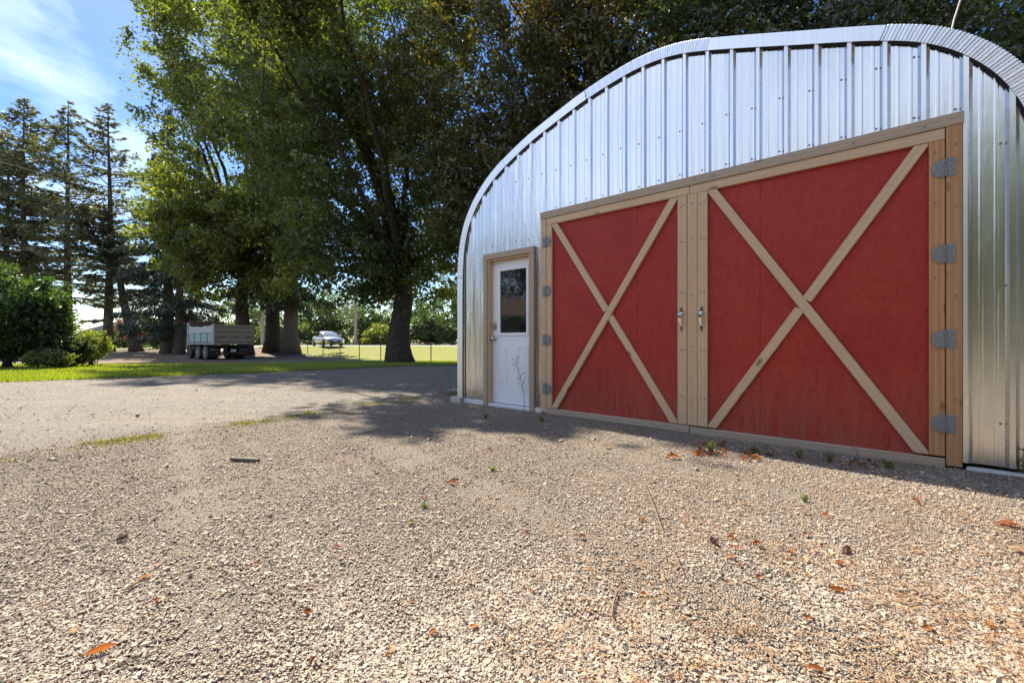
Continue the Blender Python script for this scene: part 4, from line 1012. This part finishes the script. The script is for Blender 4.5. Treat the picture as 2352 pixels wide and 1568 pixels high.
# ------------------------------------------------------------------ silver car
def car():
    cx, cy = px(752, 784, 44.5)[0], 44.5
    T = thing('parked_car', 'silver sedan at the roadside beyond the wire fence', 'car', (cx, cy, gz(cx, cy)+.02), (0, 0, math.radians(-50)))
    paint = mat_plain('silver_paint', (.62, .62, .65), .22, .55, .03); glass = M['glass']
    st = [(-2.25, .45, .78, .62), (-2.15, .30, .95, .78), (-1.6, .24, 1.0, .88), (-.8, .22, .98, .91), (.2, .22, .95, .91), (.9, .22, .93, .91), (1.5, .24, .86, .88), (2.0, .28, .76, .80), (2.25, .36, .62, .62)]
    def loft(st, fn):
        V = []; F = []
        for s_ in st: V += fn(*s_)
        n = len(fn(*st[0]))
        for q in range(len(st)-1):
            for w in range(n): F.append((q*n+w, q*n+(w+1) % n, (q+1)*n+(w+1) % n, (q+1)*n+w))
        F.append(tuple(range(n-1, -1, -1))); F.append(tuple((len(st)-1)*n+w for w in range(n))); return V, F
    def sec(x_, zb, zt, w):
        return [(x_, w*.9, zb), (x_, w, zb+.18), (x_, w, zt-.18), (x_, w*.93, zt-.05), (x_, w*.6, zt+.0), (x_, 0, zt+.03), (x_, -w*.6, zt), (x_, -w*.93, zt-.05), (x_, -w, zt-.18), (x_, -w, zb+.18), (x_, -w*.9, zb)]
    b = MB(); b.add(*loft(st, sec)); b.build('body', paint, T, smooth_=True)
    def sec2(x_, zb, zt, wb, wt): return [(x_, wb, zb), (x_, wt, zt-.06), (x_, wt*.75, zt), (x_, 0, zt+.02), (x_, -wt*.75, zt), (x_, -wt, zt-.06), (x_, -wb, zb)]
    b = MB(); b.add(*loft([(-1.75, .94, .97, .80, .72), (-1.15, .94, 1.28, .84, .64), (-.5, .94, 1.42, .85, .62), (.1, .94, 1.42, .85, .62), (.55, .92, 1.30, .85, .66), (1.25, .88, .93, .82, .76)], sec2)); b.build('cabin', paint, T, smooth_=True)
    b = MB(); b.add([(.50, .58, 1.345), (.50, -.58, 1.345), (1.24, -.72, .965), (1.24, .72, .965)], [(0, 1, 2, 3)]); b.add([(.47, .58, 1.30), (.47, -.58, 1.30), (1.2, -.72, .93), (1.2, .72, .93)], [(3, 2, 1, 0)]); b.build('windshield', mat_plain('windscreen', (.30, .36, .38), .12, .3, .05), T)
    for sy in (1, -1):
        b = MB(); b.prism([(-1.2, .97), (.95, .95), (.45, 1.25), (.05, 1.35), (-.5, 1.35), (-1.05, 1.22)], sy*.80, sy*.86); b.build('side_window', glass, T)
        b = MB(); b.box(.75, .95, sy*.95-.09, sy*.95+.09, .95, 1.08); b.build('mirror', paint, T, bevel=.03)
        b = MB(); b.prism([(1.86, .60), (2.16, .57), (2.10, .70), (1.85, .75)], sy*.55, sy*.84); b.build('headlight', mat_plain('lamp_glass', (.6, .6, .62), .1, .2), T)
    b = MB(); b.box(2.1, 2.275, -.5, .5, .34, .52); b.build('grille', M['rubber'], T)
    b = MB(); b.box(2.276, 2.29, -.18, .18, .44, .54); b.build('number_plate', mat_plain('car_plate', (.65, .65, .65), .5), T)
    tyre = MB(); tyre.lathe([(.2, -.1), (.30, -.11), (.33, -.07), (.33, .07), (.30, .11), (.2, .1)], 20, 'y'); tm = mesh_np('tyre', tyre.V, tyre.F, M['rubber'])
    rim = MB(); rim.lathe([(.19, .09), (.21, .115), (.15, .10), (.05, .11)], 14, 'y'); rm = mesh_np('rim', rim.V, rim.F, mat_plain('alloy_rim', (.4, .4, .42), .3, .8))
    for xx in (-1.4, 1.4):
        for sy in (1, -1):
            w = link('wheel', tm, T, (xx, sy*.83, .33)); link('rim', rm, w, (0, 0, 0), (0, 0, 0 if sy > 0 else PI))
car()

# ------------------------------------------------------------------ wire fence
def fence():
    posts = [(1075, 23.2), (990, 25.2), (874.6, 29.0), (825.5, 31.0), (781, 33.2), (742, 35.4), (707, 37.6), (648, 42.0)]
    pts = [((x_-1176)/1045*Y_, Y_) for x_, Y_ in posts]
    T = thing('wire_fence', 'low chain link fence with thin dark posts along the field', 'fence', (pts[1][0], pts[1][1], gz(*pts[1])))
    O = Vector(T.location); st = mat_plain('dark_fence_steel', (.05, .047, .042), .6, .4)
    P = [Vector((x_, y_, gz(x_, y_)))-O for x_, y_ in pts]
    for p in P:
        b = MB(); b.tube([p-Vector((0, 0, .1)), p+Vector((0, 0, 1.06))], .028, 8); b.lathe([(.034, 1.06), (.030, 1.09), (.008, 1.105)], 8, 'z', p); b.build('fence_post', st, T)
    b = MB(); b.tube([p+Vector((0, 0, 1.04)) for p in P], .019, 6); b.build('top_rail', st, T)
    b = MB()
    for a, c in zip(P[:-1], P[1:]):
        L = (c-a).length; n = int(L/.16)
        for q in range(n+7):
            for sgn in (1, -1):
                x0 = (q-7)*.16 if sgn > 0 else q*.16; x1 = x0+1.0*sgn
                za, zb = .02, 1.02
                def cp(xv, zv, xo, zo):
                    return xv, zv
                # clip to the bay
                t0, t1 = 0.0, 1.0
                if x1 != x0:
                    ta, tb2 = (0-x0)/(x1-x0), (L-x0)/(x1-x0); t0 = max(t0, min(ta, tb2)); t1 = min(t1, max(ta, tb2))
                if t1-t0 < .02: continue
                u0, u1 = x0+(x1-x0)*t0, x0+(x1-x0)*t1; z0, z1 = za+(zb-za)*t0, za+(zb-za)*t1
                b.tube([a+(c-a)*(u0/L)+Vector((0, 0, z0)), a+(c-a)*(u1/L)+Vector((0, 0, z1))], .0022, 3, False)
    b.build('wire_mesh', mat_plain('galvanised_wire', (.25, .25, .24), .5, .6), T)
fence()

# utility poles and wire
pole_m = mat_plain('grey_pole_wood', (.36, .31, .25), .9, 0, .2, 5, .3)
for x_, Y_, h_, lb in ((817, 47.5+6, 10.5, 'grey wooden utility pole across the road right of the car'), (603, 52.5, 13.0, 'taller wooden utility pole seen between spruce trunks')):
    X_ = (x_-1176)/1045*Y_
    T = thing('utility_pole', lb, 'utility pole', (X_, Y_, gz(X_, Y_)), group='utility poles by the road')
    b = MB(); b.tube([(0, 0, -.1), (0, 0, h_*.5), (0, 0, h_)], [.20, .17, .13], 10); b.build('pole', pole_m, T)
    b = MB(); b.box(-1.2, 1.2, -.2, -.13, h_-.5, h_-.38); b.build('cross_arm', pole_m, T)
    for q in (-1, 0, 1):
        b = MB(); b.lathe([(.04, h_-.38), (.05, h_-.30), (.02, h_-.22)], 8, 'z', (q*.95, -.165, 0)); b.build('insulator', mat_plain('porcelain', (.4, .36, .33), .3), T)
a = px(-300, 284, 20); c = px(603, 784-(12.8+gz(-28, 52)-CAM_H)/52.5*1045, 52.5)
pts = []
for q in range(25):
    t = q/24; p = a*(1-t)+c*t; p.z -= .5*t*(1-t)*4*.25; pts.append(p)
b = MB(); b.tube(pts, .014, 5); o = b.build('power_line', mat_plain('cable_grey', (.35, .33, .3), .5)); tag(o, 'single overhead cable crossing in front of the firs', 'cable')

# thin pale twine above the roof
p0 = px(2184, 76, 3.62); p1 = px(2206, 0, 3.8); p2 = px(2220, -90, 4.2)
b = MB(); b.tube([p0, p0*.6+p1*.4+Vector((-.006, 0, 0)), p1, p1*.5+p2*.5+Vector((.012, 0, 0)), p2, p2+Vector((.1, .6, .8)), p2+Vector((.2, 2.5, 1.6))], .006, 5); o = b.build('hanging_twine', mat_plain('twine', (.5, .46, .4), .8)); tag(o, 'pale twine hanging from the tree onto the shed roof', 'twine')

# ------------------------------------------------------------------ small things on the ground
def gp(x_, y_):       # ground point of a photograph pixel
    Y_ = CAM_H*1045/(y_-784); return Vector(((x_-1176)/1045*Y_, Y_, 0))
def leaf_mesh(kind, seed):
    r = random.Random(seed); b = MB()
    n = 22; L, Wd = 1.0, (.20 if kind == 'long' else .46)
    V = []; F = []
    curl = r.uniform(1.5, 2.5) if kind == 'long' else r.uniform(.7, 1.7); bend_ = r.uniform(-.5, .9)
    m = 7
    for i_ in range(n+1):
        t = i_/n; w = Wd*math.sin(PI*min(1, t*1.02)**.8)**.8
        if kind == 'lobed': w *= (.55+.45*abs(math.sin(t*PI*3.2+.4)))
        for j_ in range(m):
            u = (j_/(m-1)-.5)*2; a_ = u*curl
            x_ = t*L-.5; y_ = w*math.sin(a_)/max(curl, .3)*.9; z_ = w*(1-math.cos(a_))*.75+.12*math.sin(t*PI*1.3)*bend_+.02*math.sin(9*t+3*u)
            V.append((x_, y_, z_))
    for i_ in range(n):
        for j_ in range(m-1): F.append((i_*m+j_, i_*m+j_+1, (i_+1)*m+j_+1, (i_+1)*m+j_))
    b.add(V, F); b.tube([(-.5, 0, .01), (-.62, .01, .05), (-.78, .04, .06)], [.016, .012, .014], 4)
    zmin = min(v[2] for v in b.V); b.V = [(v[0], v[1], v[2]-zmin) for v in b.V]
    return b
def mat_dead(name, a, c):
    t = NT(name); v = t.coord(); n_ = t.noise(v, 5, 5, .65)
    col = t.mix(n_, a, c); col = t.mix(t.math('MULTIPLY', t.rand(), .5), col, tuple(x*.45 for x in a))
    d = t.node('ShaderNodeBsdfDiffuse', Color=col); tr = t.node('ShaderNodeBsdfTranslucent', Color=t.mix(1.0, col, (1.5, .9, .5), 'MULTIPLY'))
    m = t.n.new('ShaderNodeMixShader'); m.inputs[0].default_value = .3; t.l.new(d.outputs[0], m.inputs[1]); t.l.new(tr.outputs[0], m.inputs[2]); t.l.new(m.outputs[0], t.out.inputs[0]); return t.m
MD_ = {'rust': mat_dead('rust_leaf', (.22, .07, .03), (.34, .14, .06)), 'orange': mat_dead('orange_leaf', (.34, .14, .045), (.50, .26, .10)), 'tan': mat_dead('tan_leaf', (.45, .33, .20), (.60, .47, .32)), 'brown': mat_dead('brown_leaf', (.15, .075, .035), (.26, .13, .06)), 'green': mat_dead('green_leaf', (.22, .30, .04), (.35, .42, .08))}
LM = {}
for kd in ('long', 'lobed', 'oval'):
    for cn in MD_:
        for v_ in range(3):
            bb = leaf_mesh(kd, hash((kd, v_)) % 1000 if False else v_*7+len(kd)); LM[kd, cn, v_] = mesh_np('fallen_leaf', bb.V, bb.F, MD_[cn], True)
def put_leaf(p, size, kd, cn, v_, rz, label, tilt=.15, group='fallen leaves on the gravel'):
    o = link('fallen_leaf', LM[kd, cn, v_], None, (p[0], p[1], p[2]), (random.uniform(-tilt, tilt), random.uniform(-tilt, tilt), rz)); o.scale = (size,)*3
    o.location.z = .006+size*.02
    return tag(o, label, 'leaf', group)
NAMED = [((235, 1500), .105, 'long', 'orange', 0, .55, 'long curled orange leaf on bare gravel nearest the photo lower left corner'),
    ((708, 1410), .045, 'oval', 'rust', 1, .3, 'small bright rust leaf alone on gravel below the middle left'),
    ((335, 1328), .045, 'oval', 'orange', 2, .9, 'small orange leaf curled beside the pale chip on the left gravel'),
    ((1040, 1112), .085, 'lobed', 'rust', 0, .1, 'rust leaf pair on gravel between dark stick and barn doors'),
    ((1125, 1035), .075, 'long', 'rust', 1, .0, 'dark red leaf lying just below the tree shadow edge'),
    ((790, 1063), .06, 'long', 'rust', 2, .2, 'thin rust leaf on gravel right of the dark stick'),
    ((1338, 1236), .055, 'lobed', 'brown', 1, -.3, 'curled dark brown leaf on gravel in the centre'),
    ((1210, 1230), .055, 'long', 'orange', 1, -.7, 'curled orange leaf left of the central brown leaf'),
    ((1395, 1028), .10, 'oval', 'tan', 0, .3, 'broad pale tan leaf in front of the left barn door'),
    ((1548, 1053), .15, 'lobed', 'orange', 1, .05, 'flat orange brown leaf in front of the two door handles'),
    ((1475, 1196), .06, 'oval', 'brown', 0, .8, 'small brown leaf standing near the long bent twig top'),
    ((1740, 1253), .06, 'lobed', 'rust', 2, .2, 'rust red leaf right of the pine cone'),
    ((1690, 1262), .06, 'long', 'orange', 2, -.2, 'narrow tan orange leaf between pine cone and red leaf'),
    ((1925, 1360), .085, 'long', 'orange', 0, -.5, 'long orange leaf on the needle covered gravel'),
    ((2133, 1448), .045, 'oval', 'orange', 1, .5, 'small upright orange leaf on the right foreground gravel'),
    ((1875, 1545), .07, 'long', 'orange', 2, -.5, 'orange leaf at the bottom edge of the gravel'),
    ((2320, 1210), .12, 'oval', 'rust', 2, -.6, 'reddish leaf at the shadow edge by the right frame side'),
    ((2338, 1265), .09, 'oval', 'tan', 1, -.4, 'pink tan leaf below the right shadow edge'),
    ((1505, 1107), .045, 'lobed', 'green', 0, .4, 'lone bright green leaf on gravel below the door handles'),
    ((944, 1203), .05, 'oval', 'green', 1, .2, 'bright green leaf blade on the middle gravel'),
    ((1090, 1442), .04, 'oval', 'orange', 0, 1.2, 'tiny yellow brown leaf by a dark stone in the foreground'),
    ((362, 1300), .035, 'oval', 'tan', 2, .6, 'small cream chip like leaf on the left gravel')]
for (q, sz, kd, cn, v_, rz, lb) in NAMED: put_leaf(gp(*q), sz*.75, kd, cn, v_, rz, lb)
rr = random.Random(5)
def rand_leaves(n, xr, yr, label, group, smin, smax, cols):
    for _ in range(n):
        p = gp(rr.uniform(*xr), rr.uniform(*yr))
        if in_building(np.array([p.x]), np.array([p.y]))[0]: continue
        put_leaf(p, rr.uniform(smin, smax), rr.choice(['long', 'lobed', 'oval']), rr.choice(cols), rr.randrange(3), rr.uniform(0, 6.28), label, .3, group)
rand_leaves(26, (1590, 1665), (1018, 1052), 'dry orange leaf in the heap before the barn doors', 'leaf heap before the barn doors', .04, .09, ['orange', 'rust', 'brown', 'orange'])
rand_leaves(20, (1690, 1770), (1030, 1058), 'dry leaf in the heap beneath the right barn door', 'leaf heap beneath the right door', .04, .08, ['orange', 'rust', 'tan'])
rand_leaves(16, (1930, 2010), (1055, 1078), 'dry leaf in the small pile by the right hinge side', 'leaf pile by the right hinges', .03, .07, ['orange', 'rust', 'brown'])
rand_leaves(22, (1650, 2340), (1140, 1300), 'dry leaf scattered on the gravel at right of the yard', 'leaves scattered at the right', .025, .055, ['orange', 'rust', 'tan', 'tan'])
rand_leaves(26, (1300, 2340), (1300, 1560), 'small dry leaf scattered on the right foreground gravel', 'leaves scattered in the right foreground', .014, .034, ['orange', 'rust', 'tan', 'tan'])
rand_leaves(26, (150, 1300), (1080, 1540), 'small dry leaf scattered on the left and middle gravel', 'leaves scattered at the left', .014, .034, ['orange', 'tan', 'tan', 'rust'])
rand_leaves(40, (880, 1500), (925, 1010), 'dry leaf on the shaded gravel near the white door', 'leaves near the white door', .02, .05, ['brown', 'rust', 'orange', 'tan'])

# twigs, stick, cones, chips
twig_m = mat_plain('twig_bark', (.20, .13, .08), .9, 0, .25, 30)
pts = [gp(1480, 1112), gp(1497, 1165), gp(1525, 1225), gp(1548, 1275), gp(1568, 1328)]
b = MB(); b.tube([p+Vector((.006*math.sin(i_*2), 0, .012+.012*(i_ % 2))) for i_, p in enumerate(pts)], [.0025, .003, .003, .0025, .002], 5); tag(b.build('twig', twig_m), 'long thin straight twig lying on the right middle gravel', 'twig', 'twigs on the gravel')
pts = [gp(1418, 1448), gp(1405, 1425), gp(1408, 1395), gp(1416, 1370), gp(1404, 1345)]
b = MB(); b.tube([p+Vector((0, 0, .013)) for p in pts], [.003, .004, .0045, .0035, .002], 5); b.tube([pts[3]+Vector((0, 0, .014)), gp(1425, 1362)+Vector((0, 0, .02)), gp(1432, 1358)+Vector((0, 0, .013))], [.003, .0022, .0015], 5); tag(b.build('twig', twig_m), 'short crooked forked twig on the centre foreground gravel', 'twig', 'twigs on the gravel')
pts = [gp(282, 1362), gp(305, 1350), gp(318, 1342)]
b = MB(); b.tube([p+Vector((0, 0, .012)) for p in pts], [.003, .005, .004], 5); tag(b.build('twig', mat_plain('pale_twig', (.36, .28, .14), .9)), 'pale stubby twig among the left foreground gravel', 'twig', 'twigs on the gravel')
a, c = gp(530, 1058), gp(597, 1060)
b = MB(); L = (c-a).length; b.prism([(-L/2, 0), (L/2, 0), (L/2-.012, .022), (-L/2+.006, .026)], -.014, .014)
tag(b.build('wood_stick', mat_plain('dark_stick', (.11, .09, .07), .8, 0, .3, 20), None, ((a.x+c.x)/2, (a.y+c.y)/2, .002), (0, 0, math.atan2(c.y-a.y, c.x-a.x)), bevel=.003), 'flat dark wooden stick lying on the left gravel', 'stick')
def cone_mesh(seed):
    r = random.Random(seed); b = MB(); b.tube([(-.028, 0, .014), (0, 0, .016), (.03, 0, .014)], [.006, .012, .005], 8)
    for i_ in range(42):
        t = i_/41; a_ = i_*2.4; R = .012*math.sin(PI*(.15+.8*t))+.004; x_ = -.028+.058*t
        c_ = Vector((x_, math.cos(a_)*R, .016+math.sin(a_)*R)); o_ = Vector((.5, math.cos(a_), math.sin(a_))).normalized()*.008; s_ = Vector((0, -math.sin(a_), math.cos(a_)))*.0055
        b.add([c_-s_, c_+s_, c_+s_*.6+o_, c_-s_*.6+o_], [(0, 1, 2, 3)]); b.add([c_-s_+Vector((.002, 0, 0)), c_+s_+Vector((.002, 0, 0)), c_+s_*.6+o_+Vector((.002, 0, 0)), c_-s_*.6+o_+Vector((.002, 0, 0))], [(3, 2, 1, 0)])
    return b
for q, (pp, rz, lb) in enumerate((((1640, 1250), 1.9, 'upright brown pine cone on gravel right of the long twig'), ((282, 1240), .4, 'dark pine cone on the left gravel'), ((1945, 1270), .8, 'dark cone in the needle litter at right'))):
    p = gp(*pp); cb = cone_mesh(q); cb.V = [tuple(c_*.72 for c_ in v) for v in cb.V]; tag(cb.build('pine_cone', mat_plain('cone_brown', (.13, .075, .045), .8, 0, .3, 60), None, (p.x, p.y, .003), (0, -.25, rz), smooth_=False), lb, 'pine cone', 'pine cones on the gravel')

# orange stake and stalks
p = px(1010, 899, 8.35); p.z = 0
b = MB(); b.prism([(-.014, -.06), (.014, -.06), (.014, .14), (0, .155), (-.014, .14)], -.014, .014); tag(b.build('survey_stake', mat_plain('orange_wood', (.48, .20, .11), .7), None, (p.x, p.y, 0), (0, .05, .3)), 'small orange wooden stake at the driveway edge by the shed corner', 'stake')
def stalk(name, base, top, r, label, nheads, seed, mat, group=None, side=.05, headsz=.012):
    g = np.random.default_rng(seed); root = thing(name, label, 'weed', base, group=group)
    base = np.array(base); top = np.array(top)-base; b = MB()
    t = np.linspace(0, 1, 9)[:, None]; pth = top*t+np.stack([.03*np.sin(t[:, 0]*4), 0*t[:, 0], 0*t[:, 0]], 1)
    b.tube([Vector(p) for p in pth], list(np.linspace(r, r*.4, 9)), 5)
    PP = []
    for q in range(nheads):
        f = .3+.7*q/nheads; p = top*f+np.array([.03*math.sin(f*4), 0, 0]); e = p+np.array([g.uniform(-1, 1)*side, g.uniform(-1, 1)*side, g.uniform(.2, 1)*side])
        b.tube([Vector(p), Vector((p+e)/2+np.array([0, 0, .004])), Vector(e)], [r*.45, r*.35, r*.25], 4); PP += [e+g.normal(size=3)*headsz*.6 for _ in range(4)]
    b.build('stem', mat, root)
    V, F = leaf_faces(np.array(PP), np.tile([0, 0, 1.0], (len(PP), 1)), headsz, .7, .3, g)
    link('seed_heads', mesh_np('seed_heads', V, F, mat, False, np.repeat(g.uniform(0, 1, len(PP)), 4)), root)  # seed heads of the stalk, all in one mesh
dry2 = mat_leaf('dark_dry_stalks', [(0, (.08, .065, .05)), (1, (.17, .14, .1))], .15, tcol=(1.1, 1.0, .8))
bq = px(1204, 935, 6.02); bq.z = 0; tq = px(1186, 822, 6.05)
stalk('dead_weed', bq, tq, .004, 'dead branching weed stalk in front of the white door', 26, 3, dry2, 'dead weeds by the shed', .06, .014)
bq = px(1034, 900, 8.2); bq.z = 0; tq = px(1023, 846, 8.2)
stalk('dead_weed', bq, tq, .004, 'thin dry weed stalk behind the shed corner', 8, 4, M['dry'], 'dead weeds by the shed', .04, .012)
bq = gp(1960, 1062); tq = px(1962, 1010, bq.y)
stalk('dead_weed', bq, tq, .003, 'small pale seed stalk below the right barn door', 4, 6, M['dry'], 'dead weeds by the shed', .02, .014)
def weed(base, h, n, label, seed, mat, wide=.5, group='green weeds along the shed'):
    g = np.random.default_rng(seed); root = thing('weed_plant', label, 'weed', base, group=group); b = MB(); P = []; D = []
    for q in range(n):
        a_ = g.uniform(0, 6.28); l_ = h*g.uniform(.5, 1.1); o_ = np.array([math.cos(a_), math.sin(a_), 0])*wide*g.uniform(.3, 1); tip = o_*l_+np.array([0, 0, l_])
        b.tube([Vector((0, 0, -.01)), Vector(tip*.5+np.array([0, 0, l_*.1])), Vector(tip)], [.003, .002, .001], 4)
        for f in np.linspace(.15, 1, 16):
            p = tip*f+np.array([0, 0, l_*.2*f*(1-f)])+g.normal(size=3)*.008; P.append(p); D.append(np.array([g.normal(), g.normal(), .6]))
    b.build('stem', mat, root); V, F = leaf_faces(np.array(P), np.array(D), .028 if h > .08 else (.02 if h > .04 else .012), .4, .5, g)
    link('leaves', mesh_np('leaves', V, F, mat, False, np.repeat(g.uniform(0, 1, len(P)), 4)), root)
for q, (pp, h_, n_, wd, lb) in enumerate((((2292, 1080), .16, 11, .55, 'feathery green weed at the base of the right metal wall'), ((2349, 1092), .20, 10, .4, 'taller feathery weed at the right frame edge by the wall'), ((1835, 1052), .08, 9, .8, 'green tuft under the right barn door near its middle'),
        ((1905, 1060), .08, 9, .8, 'second green tuft under the right barn door towards the hinges'), ((2040, 1076), .06, 9, .9, 'dark brownish tuft below the lowest right hinge'), ((1630, 1036), .07, 9, .9, 'grassy tuft growing in the leaf heap before the doors'), ((1730, 1040), .07, 9, .9, 'grassy tuft in the heap beneath the right door'),
        ((1245, 968), .06, 8, 1.0, 'small weed on gravel before the white door'), ((1115, 960), .05, 8, 1.1, 'small weed on gravel left of the white door'), ((1848, 1150), .03, 8, .9, 'pale green sprig on gravel below the right shadow'), ((975, 1165), .018, 7, 1.0, 'tiny green sprout on the middle gravel'), ((1130, 1080), .02, 8, 1.2, 'yellowish sprout on gravel below the tree shadow'))):
    p = gp(*pp); weed((p.x, p.y, 0), h_, n_, lb, 200+q, M['weed'], wd)
